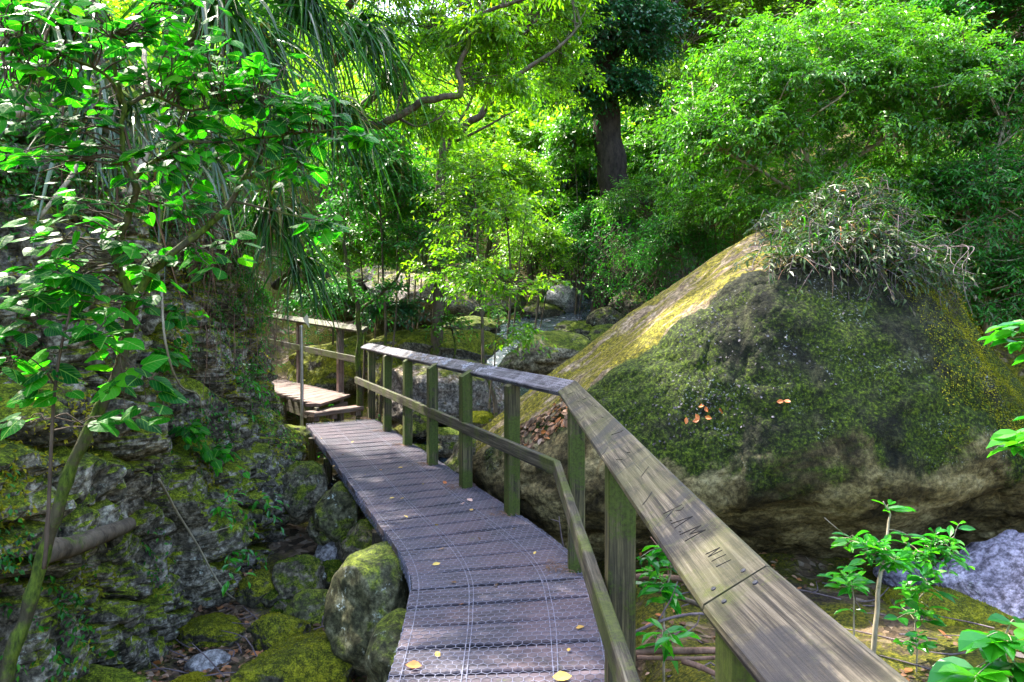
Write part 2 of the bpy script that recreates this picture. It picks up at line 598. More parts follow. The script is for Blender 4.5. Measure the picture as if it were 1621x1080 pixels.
def wood_mat(name, a, b, c, moss=0.0, mosscol=(.075, .10, .018), scr=0.0, grain=1.0, dirt=.5, tint2=None, splits=0.0):
    """sawn weathered timber, grain along U"""
    k = NT(name)
    at = k.n("Attribute", attribute_name="rnd")
    tc = k.n("TexCoord")
    off = k.n("CombineXYZ")
    k.l(k.math('MULTIPLY', at.outputs["Fac"], 37.0), off.inputs[0])
    k.l(k.math('MULTIPLY', at.outputs["Fac"], 91.0), off.inputs[1])
    ad = k.n("VectorMath", operation='ADD')
    k.l(tc.outputs["UV"], ad.inputs[0])
    k.l(off.outputs[0], ad.inputs[1])
    mp = k.n("Mapping")
    mp.inputs["Scale"].default_value = (.9, 26 * grain, 1)
    k.l(ad.outputs[0], mp.inputs[0])
    g1 = k.noise(mp.outputs[0], 2.0, 9, .68, .45)
    mp2 = k.n("Mapping")
    mp2.inputs["Scale"].default_value = (3, 190 * grain, 1)
    k.l(ad.outputs[0], mp2.inputs[0])
    g2 = k.noise(mp2.outputs[0], 1.6, 5, .7, .4)
    gg = k.math('ADD', k.math('MULTIPLY', g1, .68), k.math('MULTIPLY', g2, .32))
    col = k.ramp(gg, [(.40, tuple(x * .45 for x in a)), (.46, a), (.52, b), (.60, c)])
    v = k.coord("Object")
    blot = k.noise(v, 5.5, 6, .66, .5)
    if tint2:
        col = k.mix(k.step(k.noise(v, 2.6, 4, .6), .42, .62), col, k.mix(.6, col, tint2))
    col = k.mix(k.math('MULTIPLY', k.step(blot, .5, .72), dirt), col, tuple(x * .35 for x in a))
    fine = k.noise(v, 70, 4, .7)
    if moss:
        mk = k.step(k.math('ADD', k.noise(v, 3.2, 6, .66), k.math('MULTIPLY', fine, .25)), .80 - moss * .5, .92 - moss * .5)
        mc = k.ramp(fine, [(.3, tuple(x * .3 for x in mosscol)), (.65, mosscol)])
        col = k.mix(k.math('MULTIPLY', mk, .85), col, mc)
    if splits:
        m9 = k.n("Mapping")
        m9.inputs["Scale"].default_value = (.55, 34, 1)
        k.l(ad.outputs[0], m9.inputs[0])
        sp = k.step(k.noise(m9.outputs[0], 1.5, 3, .5, .15), .665, .69)
        col = k.mix(k.math('MULTIPLY', sp, splits), col, (.012, .010, .008))
        st_ = k.step(k.noise(v, 2.3, 6, .72, .8), .47, .58)
        col = k.mix(k.math('MULTIPLY', st_, .78), col, (.022, .021, .024))
        gr_ = k.step(k.noise(v, 7.0, 6, .72, .3), .54, .66)
        col = k.mix(k.math('MULTIPLY', gr_, .5), col, (.075, .08, .022))
    if scr:
        for s, (rz, sc) in enumerate(((.5, 26.0), (-.8, 31.0), (1.35, 22.0))):
            w = k.n("TexWave", i_Scale=sc, i_Distortion=9.0, i_Detail=3.0)
            m3 = k.n("Mapping")
            m3.inputs["Rotation"].default_value = (0, 0, rz)
            k.l(ad.outputs[0], m3.inputs[0])
            k.l(m3.outputs[0], w.inputs["Vector"])
            w.inputs["Detail Scale"].default_value = .7
            wm = k.math('MULTIPLY', k.step(w.outputs["Fac"], .93, .985), k.step(k.noise(v, 6.0 + s, 3, .6), .50, .58))
            col = k.mix(k.math('MULTIPLY', wm, scr), col, (.42, .40, .46))
    nrm = k.bump(gg, .55, .006)
    nrm = k.bump(fine, .25, .003, nrm)
    return k.fin(col, .72, nrm, .3)


def flat_mat(name, col, rough=.6, metal=0.0, var=.25, scale=20):
    k = NT(name)
    n = k.noise(k.coord("Object"), scale, 5, .65)
    c = k.ramp(n, [(.3, tuple(x * (1 - var) for x in col)), (.7, tuple(min(1, x * (1 + var)) for x in col))])
    k.b.inputs["Metallic"].default_value = metal
    return k.fin(c, rough, k.bump(n, .15, .003))


M_crumb = leaf_mat("lichen_crumb", [(0, (.03, .026, .028)), (.5, (.075, .068, .072)), (1, (.17, .155, .17))], .1, 1.0, .8, .2)
M_leaf_bright = leaf_mat("leaf_bright_green", [(0, (.016, .075, .006)), (.3, (.036, .145, .007)), (.7, (.085, .25, .011)), (.93, (.16, .34, .014)), (1, (.30, .36, .05))], .42, 1.6)
M_leaf_yellow = leaf_mat("leaf_yellow_green", [(0, (.038, .13, .005)), (.4, (.095, .235, .006)), (.8, (.19, .33, .010)), (1, (.32, .40, .02))], .5, 1.75)
M_leaf_mid = leaf_mat("leaf_mid_green", [(0, (0.009, 0.075, 0.007)), (.4, (0.018, 0.132, 0.011)), (.8, (0.036, 0.196, 0.012)), (1, (0.072, 0.253, 0.015))], .40, 1.6, .38, .35)
M_leaf_dark = leaf_mat("leaf_blue_green", [(0, (0.004, 0.040, 0.013)), (.5, (0.010, 0.081, 0.022)), (.85, (0.022, 0.138, 0.034)), (1, (0.043, 0.196, 0.038))], .3, 1.4, .3)
M_leaf_olive = leaf_mat("leaf_olive", [(0, (.022, .075, .005)), (.5, (.06, .14, .008)), (1, (.13, .22, .012))], .4, 1.5)
M_heart = leaf_mat("leaf_heart", [(0, (0.004, 0.057, 0.011)), (.3, (0.007, 0.098, 0.011)), (.6, (0.013, 0.161, 0.006)), (.9, (0.029, 0.253, 0.006)), (1, (0.101, 0.322, 0.009))], .50, 2.0, .45, .15, .70, (.8, 1.25, .3))
M_seedling = leaf_mat("leaf_seedling", [(0, (0.011, 0.115, 0.011)), (.5, (0.025, 0.218, 0.011)), (1, (0.072, 0.322, 0.011))], .4, 1.8, .28, .6)
M_blade = leaf_mat("leaf_strap", [(0, (0.009, 0.046, 0.006)), (.45, (0.018, 0.086, 0.009)), (.85, (0.032, 0.161, 0.007)), (.965, (0.072, 0.207, 0.011)), (.975, (0.158, 0.161, 0.038)), (1, (0.230, 0.207, 0.045))], .32, 1.6, .36, .45)
M_blade_pale = leaf_mat("leaf_strap_pale", [(0, (.02, .06, .015)), (.5, (.06, .12, .04)), (.85, (.15, .19, .12)), (1, (.26, .22, .12))], .25, 1.3, .25, .7)
M_epi = leaf_mat("leaf_epiphyte", [(0, (.012, .03, .008)), (.4, (.03, .065, .014)), (.7, (.06, .10, .022)), (.88, (.10, .085, .05)), (1, (.20, .16, .12))], .25, 1.2, .4, .4)
M_deadleaf = leaf_mat("leaf_dead", [(0, (.05, .028, .016)), (.35, (.12, .065, .035)), (.6, (.22, .13, .08)), (.8, (.38, .13, .03)), (1, (.42, .30, .22))], .2, 1.2, .6, .3)
M_fallen_yellow = leaf_mat("leaf_fallen_yellow", [(0, (.45, .26, .05)), (1, (.62, .45, .10))], .2, 1.1, .5, .4)
M_fallen_orange = leaf_mat("leaf_fallen_orange", [(0, (.45, .12, .03)), (1, (.6, .2, .05))], .2, 1.1, .5, .4)
M_fallen_pink = leaf_mat("leaf_fallen_pink", [(0, (.5, .3, .25)), (1, (.62, .42, .36))], .2, 1.1, .5, .4)
M_mossblade = leaf_mat("moss_frond", [(0, (.009, .022, .001)), (.5, (.036, .080, .003)), (.85, (.10, .165, .006)), (1, (.22, .23, .012))], .3, 1.3, .7, .1)
M_mossblade_y = leaf_mat("moss_frond_yellow", [(0, (.07, .08, .006)), (.5, (.17, .17, .010)), (.85, (.30, .27, .015)), (1, (.40, .34, .03))], .3, 1.3, .7, .1)

M_bark = bark_mat("bark_brown", (.035, .026, .018), (.13, .10, .07), .25)
M_bark_dark = bark_mat("bark_dark_fissured", (.012, .008, .006), (.05, .036, .028), .0, .8)
M_bark_moss = bark_mat("bark_mossy", (.025, .022, .012), (.085, .072, .04), .45)
M_bark_pale = bark_mat("bark_pale", (.16, .13, .08), (.36, .31, .22), .15)
M_twig = bark_mat("twig_brown", (.04, .028, .02), (.12, .085, .06), 0)
M_deadtwig = bark_mat("dead_stem_grey", (.045, .032, .034), (.16, .125, .13), 0)
M_stick = bark_mat("stick_red_brown", (.07, .04, .028), (.22, .13, .09), 0)

M_cap = wood_mat("timber_cap_grey", (.024, .019, .013), (.075, .061, .041), (.165, .138, .098), .22, (.07, .08, .012), .0, 1, .9, (.09, .085, .035), .85)
M_cap_far = wood_mat("timber_cap_scratched", (.03, .027, .034), (.075, .068, .082), (.15, .135, .155), .10, (.07, .08, .02), .75, 1, .5)
M_post = wood_mat("timber_post_mossy", (.03, .026, .014), (.07, .06, .028), (.13, .11, .05), .50, (.055, .085, .006), 0, .8, .5)
M_rail = wood_mat("timber_rail_dark", (.028, .024, .018), (.065, .056, .04), (.13, .115, .085), .42, (.07, .09, .014), 0, 1, .5)
M_plank = wood_mat("timber_decking", (.048, .041, .05), (.068, .058, .072), (.112, .097, .116), .06, (.10, .11, .04), 0, .45, .55, (.12, .08, .09))
M_landing = wood_mat("timber_landing", (.07, .05, .043), (.16, .12, .102), (.27, .20, .17), .0, (.1, .1, .03), 0, .7, .5, (.17, .10, .085))
M_joist = wood_mat("timber_under", (.03, .025, .018), (.07, .06, .04), (.12, .10, .07), .3)
M_wire = flat_mat("galvanised_wire", (.15, .15, .21), .5, .2, .45)
M_steel = flat_mat("galvanised_steel", (.42, .41, .44), .35, .8, .2)
M_carve = flat_mat("carved_groove", (.035, .028, .021), .9)
M_scratch = flat_mat("pale_scratch", (.50, .48, .52), .8)
M_nail = flat_mat("nail_head", (.05, .05, .065), .4, .7)
M_white = flat_mat("white_sheet", (.78, .78, .76), .7, 0, .06)

MOSS_Y = ((.085, .105, .004), (.24, .235, .008))
MOSS_G = ((.055, .085, .005), (.15, .17, .010))
M_rock_moss = rock_mat("rock_yellow_moss", (.05, .045, .035), (.13, .12, .095), (.24, .22, .18), .62, MOSS_Y)
M_rock_green = rock_mat("rock_green_moss", (.022, .021, .014), (.075, .068, .045), (.17, .155, .11), .50, MOSS_G)
M_rock_half = rock_mat("rock_half_moss", (.04, .035, .022), (.13, .112, .075), (.30, .265, .19), .38, MOSS_G)
M_rock_dark = rock_mat("rock_damp_dark", (.018, .016, .010), (.07, .062, .042), (.17, .155, .11), .34, MOSS_G)
M_rock_grey = rock_mat("rock_pale_grey", (.14, .13, .13), (.27, .255, .25), (.42, .40, .39), -.05, MOSS_G, .35)
M_rock_purple = rock_mat("rock_violet_grey", (.10, .088, .115), (.25, .225, .28), (.42, .385, .45), -.25, MOSS_G, .3, 1.0)
M_rock_litter = rock_mat("rock_litter_covered", (.06, .05, .042), (.16, .14, .12), (.32, .28, .25), .30, MOSS_Y, .2, 1, .85, .9, .9)
M_rock_smooth = rock_mat("rock_smooth_tan", (.026, .026, .011), (.075, .072, .034), (.17, .16, .10), .40, ((.045, .065, .004), (.13, .15, .010)), .35, .8, .8, .35)
M_rock_dome = rock_mat("rock_moss_topped", (.022, .02, .012), (.07, .062, .04), (.16, .145, .10), .52, MOSS_Y, .15)
M_leaf_far = leaf_mat("leaf_far_painted_glow", [(0, (.05, .16, .012)), (.5, (.12, .28, .016)), (1, (.26, .40, .03))], .5, 1.7, .4, .4)  # greens lightened so the colour carries the glow of the far forest
M_cliff = rock_mat("cliff_rock", (.028, .024, .017), (.14, .122, .09), (.42, .38, .31), .42, ((.085, .12, .005), (.30, .345, .015)), .6, 1.0, .85, 1.0)


def boulder_material():
    k = NT("boulder_rock")
    v = k.coord("Object")
    nrm = k.nz()
    big = k.noise(v, .9, 5, .6, .5)
    med = k.noise(v, 5.0, 8, .68)
    fine = k.noise(v, 42.0, 6, .72)
    # face: olive stone with green moss, darkened in colour to stand in for shade
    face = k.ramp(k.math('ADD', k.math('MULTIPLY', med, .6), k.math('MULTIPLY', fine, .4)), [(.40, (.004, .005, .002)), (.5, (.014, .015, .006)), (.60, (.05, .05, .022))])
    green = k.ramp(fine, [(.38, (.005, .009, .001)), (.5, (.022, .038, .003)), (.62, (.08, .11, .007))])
    sz0 = k.n("SeparateXYZ")
    k.l(v, sz0.inputs[0])
    band = k.math('SUBTRACT', 1.0, k.math('ABSOLUTE', k.math('DIVIDE', k.math('SUBTRACT', sz0.outputs[2], 1.5), .75)))
    gm = k.step(k.math('ADD', k.math('ADD', k.noise(v, 1.5, 6, .66, .4), k.math('MULTIPLY', fine, .22)), k.math('MULTIPLY', band, .14)), .58, .74)
    face = k.mix(gm, face, green)
    # pale crusty lichen flecks
    lm = k.math('MULTIPLY', k.step(k.noise(v, 2.3, 4, .6), .54, .64), k.step(k.noise(v, 55, 3, .6), .60, .66))
    face = k.mix(k.math('MULTIPLY', lm, .8), face, (.30, .31, .30))
    # bare overhang below: tan and ochre stone, streaked
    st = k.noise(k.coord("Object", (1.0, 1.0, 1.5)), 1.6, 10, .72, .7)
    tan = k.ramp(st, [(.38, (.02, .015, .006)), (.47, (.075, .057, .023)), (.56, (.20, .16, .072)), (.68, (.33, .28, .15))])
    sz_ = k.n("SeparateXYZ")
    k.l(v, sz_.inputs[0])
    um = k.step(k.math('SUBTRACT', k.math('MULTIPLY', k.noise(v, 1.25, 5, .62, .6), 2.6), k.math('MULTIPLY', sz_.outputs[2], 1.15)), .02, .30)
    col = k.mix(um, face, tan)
    # sloping slab: bare pinkish stone streaked along the slope with yellow moss
    sv_ = k.coord("Object", (.7, 3.2, .7), (0, 0, .12))
    sn = k.noise(sv_, 2.0, 8, .68, .6)
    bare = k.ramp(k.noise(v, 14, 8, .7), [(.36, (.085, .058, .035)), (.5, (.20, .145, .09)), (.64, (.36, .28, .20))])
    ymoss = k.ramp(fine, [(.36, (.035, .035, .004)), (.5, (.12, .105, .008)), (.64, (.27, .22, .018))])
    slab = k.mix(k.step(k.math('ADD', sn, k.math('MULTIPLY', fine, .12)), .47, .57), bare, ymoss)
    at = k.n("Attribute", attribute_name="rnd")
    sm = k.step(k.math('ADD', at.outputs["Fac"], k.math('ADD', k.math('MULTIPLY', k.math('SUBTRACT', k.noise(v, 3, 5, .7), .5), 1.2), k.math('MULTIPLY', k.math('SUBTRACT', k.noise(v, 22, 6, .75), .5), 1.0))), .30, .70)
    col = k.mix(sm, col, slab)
    gr = k.math('ADD', k.math('MULTIPLY', k.step(k.noise(v, 26.0, 5, .75), .36, .64), .95), .5)
    cg = k.n("CombineXYZ")
    for q_ in range(3):
        k.l(gr, cg.inputs[q_])
    col = k.mix(1.0, col, cg.outputs[0], 'MULTIPLY')
    h = k.math('ADD', med, k.math('MULTIPLY', fine, .45))
    return k.fin(col, .85, k.bump(h, .9, .04), .2)


M_boulder = boulder_material()


def ground_material():
    k = NT("forest_ground")
    v = k.coord("Object")
    vo = k.n("TexVoronoi", feature='F1', i_Scale=16.0)
    k.l(v, vo.inputs["Vector"])
    fine = k.noise(v, 45, 6, .7)
    litter = k.ramp(vo.outputs["Color"], [(.1, (.03, .02, .012)), (.4, (.09, .06, .035)), (.65, (.18, .12, .075)), (.9, (.30, .23, .17))])
    dirt = k.ramp(fine, [(.3, (.018, .013, .008)), (.7, (.085, .062, .04))])
    col = k.mix(k.step(k.noise(v, 1.4, 5, .65), .44, .56), dirt, litter)
    moss = k.ramp(fine, [(.38, (.02, .025, .004)), (.5, (.075, .08, .006)), (.62, (.17, .15, .012))])
    mm = k.step(k.math('ADD', k.noise(v, 1.1, 6, .68, .4), k.math('MULTIPLY', fine, .15)), .50, .62)
    col = k.mix(mm, col, moss)
    h = k.math('ADD', fine, k.math('MULTIPLY', vo.outputs["Distance"], .6))
    return k.fin(col, .9, k.bump(h, .9, .03), .2)


M_ground = ground_material()


def water_material():
    k = NT("stream_water")
    v = k.coord("Object")
    n = k.noise(v, 9, 5, .6, .4)
    foam = k.step(k.noise(v, 5.0, 7, .75, .8), .54, .72)
    col = k.mix(foam, (.03, .045, .06), (.42, .43, .50))
    k.l(k.mix(foam, (.06, .06, .06), (.7, .7, .7)), k.b.inputs["Roughness"])
    return k.fin(col, None, k.bump(n, .6, .05), .6)


M_water = water_material()


# ------------------------------------------------------------------ terrain
def sst(x, a, b):
    t = np.clip((np.asarray(x, float) - a) / (b - a), 0, 1)
    return t * t * (3 - 2 * t)


def zg(x, y):
    x = np.asarray(x, float)
    y = np.asarray(y, float)
    z = np.interp(y, [-60, 6, 9, 12, 14.5, 18, 20, 26, 45, 80], [-1.0, -.95, -.55, .05, .75, 1.55, 1.95, 3.6, 14.0, 27.0])
    z = z - .75 * sst(-x, 1.2, 2.6) * sst(y, 8, 10.5) * (1 - sst(y, 15, 18))
    z = z + .47 * sst(x, .55, 1.1) * (1 - sst(y, 6, 9))
    z = z + .62 * np.maximum(0, x - 3.2 - .05 * np.maximum(0, y - 10)) * sst(y, 7, 10)
    z = z + .5 * np.maximum(0, x - 6.5) * (1 - sst(y, 7, 10))
    z = z + .65 * np.maximum(0, -x - 4.2 - .08 * y) * sst(y, 11, 14)
    p = np.stack([x.ravel(), y.ravel(), x.ravel() * 0], 1)
    z = z + (.16 * fbm(p * .55, 4, 5) + .035 * fbm(p * 3.1, 3, 6)).reshape(x.shape)
    return np.minimum(z, 34)


def axis(lo, hi, clo, chi, fine, coarse):
    return np.unique(np.r_[np.arange(lo, clo, coarse), np.arange(clo, chi, fine), np.arange(chi, hi + .1, coarse)])


gx, gy = axis(-70, 70, -8, 9, .09, 1.6), axis(-30, 90, -1, 20, .09, 1.6)
X, Y = np.meshgrid(gx, gy)
Z = zg(X, Y)
mb = MB()
nx = len(gx)
i, j = np.meshgrid(np.arange(len(gy) - 1), np.arange(nx - 1), indexing='ij')
mb.add(np.stack([X.ravel(), Y.ravel(), Z.ravel()], 1), np.stack([i * nx + j, i * nx + j + 1, (i + 1) * nx + j + 1, (i + 1) * nx + j], -1).reshape(-1, 4))
tag(mb.build('ground', M_ground, smooth=True), kind='structure')

# stream: a strip of water stepping down between the rocks
mb = MB()
cl = crom([(4.2, 24), (2.6, 19), (.9, 16.3), (-.2, 13.8), (-.1, 11.5), (-.6, 9.6), (-1.5, 8)], 10)
tt = unit(np.gradient(cl, axis=0))
nn = np.stack([-tt[:, 1], tt[:, 0]], 1)
wv = np.linspace(-1, 1, 13)
pts = cl[:, None] + nn[:, None] * wv[None, :, None] * 1.0
zc = zg(cl[:, 0], cl[:, 1]) + .26
pz = zc[:, None] + .03 * vnoise(np.c_[pts.reshape(-1, 2) * 4, np.zeros(pts.shape[0] * 13)], 3).reshape(pts.shape[:2])
V = np.concatenate([pts, pz[..., None]], -1).reshape(-1, 3)
i, j = np.meshgrid(np.arange(len(cl) - 1), np.arange(12), indexing='ij')
mb.add(V, np.stack([i * 13 + j, i * 13 + j + 1, (i + 1) * 13 + j + 1, (i + 1) * 13 + j], -1).reshape(-1, 4))
tag(mb.build('stream_water', M_water, smooth=True), kind='structure')

# ------------------------------------------------------------------ cliff on the left
cpath = crom([(-3.6, -3), (-3.1, .5), (-2.75, 2.6), (-2.55, 4.4), (-2.55, 6), (-2.62, 7.2), (-2.78, 8.5), (-3.05, 9.45), (-4.4, 10.6), (-6.2, 12.4), (-8.2, 15), (-10.5, 19), (-13, 25)], 24)
cs = np.r_[0, np.cumsum(np.linalg.norm(np.diff(cpath, axis=0), axis=1))]
CU, CV = 620, 330
su = np.interp(np.linspace(0, 1, CU), [0, .12, .62, 1], [0, 3.0, 14.5, cs[-1]])
cpx = np.stack([np.interp(su, cs, cpath[:, k]) for k in (0, 1)], 1)
ct = unit(np.gradient(cpx, axis=0))
for _ in range(30):
    ct = unit(np.vstack([ct[:1], (ct[:-2] + ct[1:-1] + ct[2:]) / 3, ct[-1:]]))
cn = np.stack([ct[:, 1], -ct[:, 0]], 1)          # towards the walkway
hv = np.interp(np.linspace(0, 1, CV), [0, .75, 1], [-1.5, 3.2, 9.0])


def lean(h):
    return np.interp(h, [-1.5, -1.0, -.4, .6, 1.8, 2.6, 3.4, 5, 9], [-.30, -.12, .02, .22, .40, .62, 1.05, 2.3, 5.0])


def cliff_disp(s, h):
    """blocky, tilted strata"""
    a = R(48)
    q = np.stack([s * math.cos(a) - h * math.sin(a), s * math.sin(a) + h * math.cos(a), np.zeros_like(s)], 1)
    w = np.stack([fbm(np.c_[s * .9, h * .9, s * 0], 3, 41), fbm(np.c_[s * .9, h * .9, s * 0 + 5], 3, 42), s * 0], 1) * .28
    f1, f2, c1 = worley(np.c_[(q + w)[:, 0] / .85, (q + w)[:, 1] / .62, s * 0 + .5], 7)
    g1, g2, c2 = worley(np.c_[(q + w)[:, 0] / .34, (q + w)[:, 1] / .26, s * 0 + .5], 8)
    d = .42 * fbm(np.c_[s * .5, h * .5, s * 0], 3, 43)
    d = d + (c1 - .5) * .34 - .20 * (1 - sst(f2 - f1, .0, .16))
    d = d + (c2 - .5) * .12 - .08 * (1 - sst(g2 - g1, .0, .18))
    # rubble: rounded stones of two sizes set in the face
    pr = np.c_[s, h, s * 0]
    wr = fbm(pr * 2.6, 3, 46)[:, None] * .10 * np.array([1, 1, 0]) + fbm(pr * 2.6 + 9, 3, 47)[:, None] * .10 * np.array([1, -1, 0])
    e1, e2, c3 = worley((pr + wr) / np.array([.27, .21, 1]) + [0, 0, .5], 9)
    on = sst(fbm(pr * .9, 3, 48), -.25, .25)
    d = d + on * ((c3 - .5) * .06 + .08 * (.55 - e1) - .03 * (1 - sst(e2 - e1, 0, .18)))
    e1, e2, c3 = worley((pr + wr) / np.array([.11, .085, 1]) + [0, 0, .5], 10)
    d = d + (c3 - .5) * .022 + .03 * (.5 - e1) - .012 * (1 - sst(e2 - e1, .0, .25))
    d = d + .025 * fbm(np.c_[s * 6, h * 6, s * 0], 4, 44)
    soil = sst(h, 2.2, 3.4)
    return d * (1 - .55 * soil)


S2, H2 = np.meshgrid(su, hv, indexing='ij')
dsp = cliff_disp(S2.ravel(), H2.ravel()).reshape(CU, CV)
off = dsp - lean(H2)
CX = cpx[:, None, 0] + cn[:, None, 0] * off
CY = cpx[:, None, 1] + cn[:, None, 1] * off
CZ = H2 + .05 * np.sin(S2 * 3.1 + H2 * 5)
CVV = np.stack([CX, CY, CZ], -1)
mb = MB()
i, j = np.meshgrid(np.arange(CU - 1), np.arange(CV - 1), indexing='ij')
mb.add(CVV.reshape(-1, 3), np.stack([i * CV + j, (i + 1) * CV + j, (i + 1) * CV + j + 1, i * CV + j + 1], -1).reshape(-1, 4))
tag(mb.build('cliff', M_cliff), 'craggy mossy rock cliff rising along the left side of the walkway', kind='structure')


def cliff_at(px, py):
    """the cliff surface point seen at a photo pixel"""
    d = CVV[..., 1]
    ok = d > .6
    qx = np.where(ok, 810.5 + CVV[..., 0] * FOC / np.maximum(d, .1), 1e6)
    qy = np.where(ok, HOR - (CVV[..., 2] - CAMZ) * FOC / np.maximum(d, .1), 1e6)
    e = (qx - px) ** 2 + (qy - py) ** 2
    e = np.where(e < 14 ** 2, d * 40, 1e5 + e)
    k = np.unravel_index(np.argmin(e), e.shape)
    return CVV[k].copy(), np.array([cn[k[0], 0], cn[k[0], 1], .35])


# ------------------------------------------------------------------ loose boulders
def ico(sub):
    bm_v = []
    t = (1 + 5 ** .5) / 2
    V = unit(np.array([(-1, t, 0), (1, t, 0), (-1, -t, 0), (1, -t, 0), (0, -1, t), (0, 1, t), (0, -1, -t), (0, 1, -t), (t, 0, -1), (t, 0, 1), (-t, 0, -1), (-t, 0, 1)], float))
    F = np.array([(0, 11, 5), (0, 5, 1), (0, 1, 7), (0, 7, 10), (0, 10, 11), (1, 5, 9), (5, 11, 4), (11, 10, 2), (10, 7, 6), (7, 1, 8), (3, 9, 4), (3, 4, 2), (3, 2, 6), (3, 6, 8), (3, 8, 9), (4, 9, 5), (2, 4, 11), (6, 2, 10), (8, 6, 7), (9, 8, 1)])
    for _ in range(sub):
        e = np.sort(np.concatenate([F[:, [0, 1]], F[:, [1, 2]], F[:, [2, 0]]]), 1)
        u, inv = np.unique(e, axis=0, return_inverse=True)
        inv = inv.ravel()
        mid = unit(V[u[:, 0]] + V[u[:, 1]])
        n = len(V)
        V = np.vstack([V, mid])
        a, b, c = inv[:len(F)] + n, inv[len(F):2 * len(F)] + n, inv[2 * len(F):] + n
        F = np.concatenate([np.stack([F[:, 0], a, c], 1), np.stack([F[:, 1], b, a], 1), np.stack([F[:, 2], c, b], 1), np.stack([a, b, c], 1)])
    return V, F


ICO5, ICO4 = ico(5), ico(4)


def rock(px, py, rx, ry, d, mat, label, seed, facets=6, sharp=.8, deep=None, tilt=0.0, rough=1.0, group=None, grow=0.0):
    """boulder seen at pixel (px,py) with half-size (rx,ry) pixels at depth d"""
    g = rng(seed)
    V, F = ICO5 if rx * ry > 900 else ICO4
    V = V.copy()
    for _ in range(facets):
        n = unit(g.normal(0, 1, 3) * np.array([1, 1, .8]))
        lim = g.uniform(.60, .88)
        ex = np.maximum(0, V @ n - lim)
        V = V - ex[:, None] * n[None] * sharp
    V = V / np.abs(V).max(0)
    V = V + unit(V) * (.13 * fbm(V * 1.3 + seed, 3, seed) + .035 * rough * fbm(V * 5 + seed, 4, seed + 5))[:, None]
    sx, sz = rx * d / FOC, ry * d / FOC
    sy = deep if deep else (sx + sz) * .55
    V = V * np.array([sx, sy, sz * 1.0])
    c, s = math.cos(tilt), math.sin(tilt)
    V = np.stack([V[:, 0] * c - V[:, 2] * s, V[:, 1], V[:, 0] * s + V[:, 2] * c], 1)
    o = P(px, py, d + sy * .6)
    o[0] *= d / (d + sy * .6)
    o[0] = (px - 810.5) * (d + sy * .45) / FOC
    o[2] = CAMZ - (py - HOR) * (d + sy * .45) / FOC
    m = MB()
    m.add(V + o, F)
    ob = m.build('boulder', mat, smooth=True, origin=o)
    if d < 9 and mat in (M_rock_moss, M_rock_green, M_rock_half, M_rock_dome) and rx > 20:
        tri = V[F]
        fn = np.cross(tri[:, 1] - tri[:, 0], tri[:, 2] - tri[:, 0])
        ar = np.linalg.norm(fn, axis=1)
        fn = unit(fn)
        fc_ = tri.mean(1)
        w = ar * np.clip(fn[:, 2] + .55 * fbm((fc_ + o) * 4, 3, 66) - (-.15 if mat is M_rock_moss else .35), 0, 1)
        n = int(min(6500, 30000 * w.sum() / max(.02, (ar.sum())) * (.6 if mat is M_rock_moss else .4)))
        if n > 60:
            k = g.choice(len(F), n, p=w / w.sum())
            bc = g.dirichlet((1, 1, 1), n)
            q = (tri[k] * bc[:, :, None]).sum(1) + o
            mm = MB()
            put_leaves(mm, T_simple(.26, .04, .2), q, fn[k] * .7 + g.normal(0, .5, (n, 3)), fn[k] + g.normal(0, .5, (n, 3)), g.uniform(.005, .014, n), np.clip(.42 + .5 * vnoise(q * 5, 67) + g.normal(0, .2, n), 0, 1))
            mm.build('moss_cover', M_mossblade_y if mat in (M_rock_moss, M_rock_dome) else M_mossblade, ob)
            ob.children[0]['kind'] = 'stuff'
    return tag(ob, label, 'boulder', group)


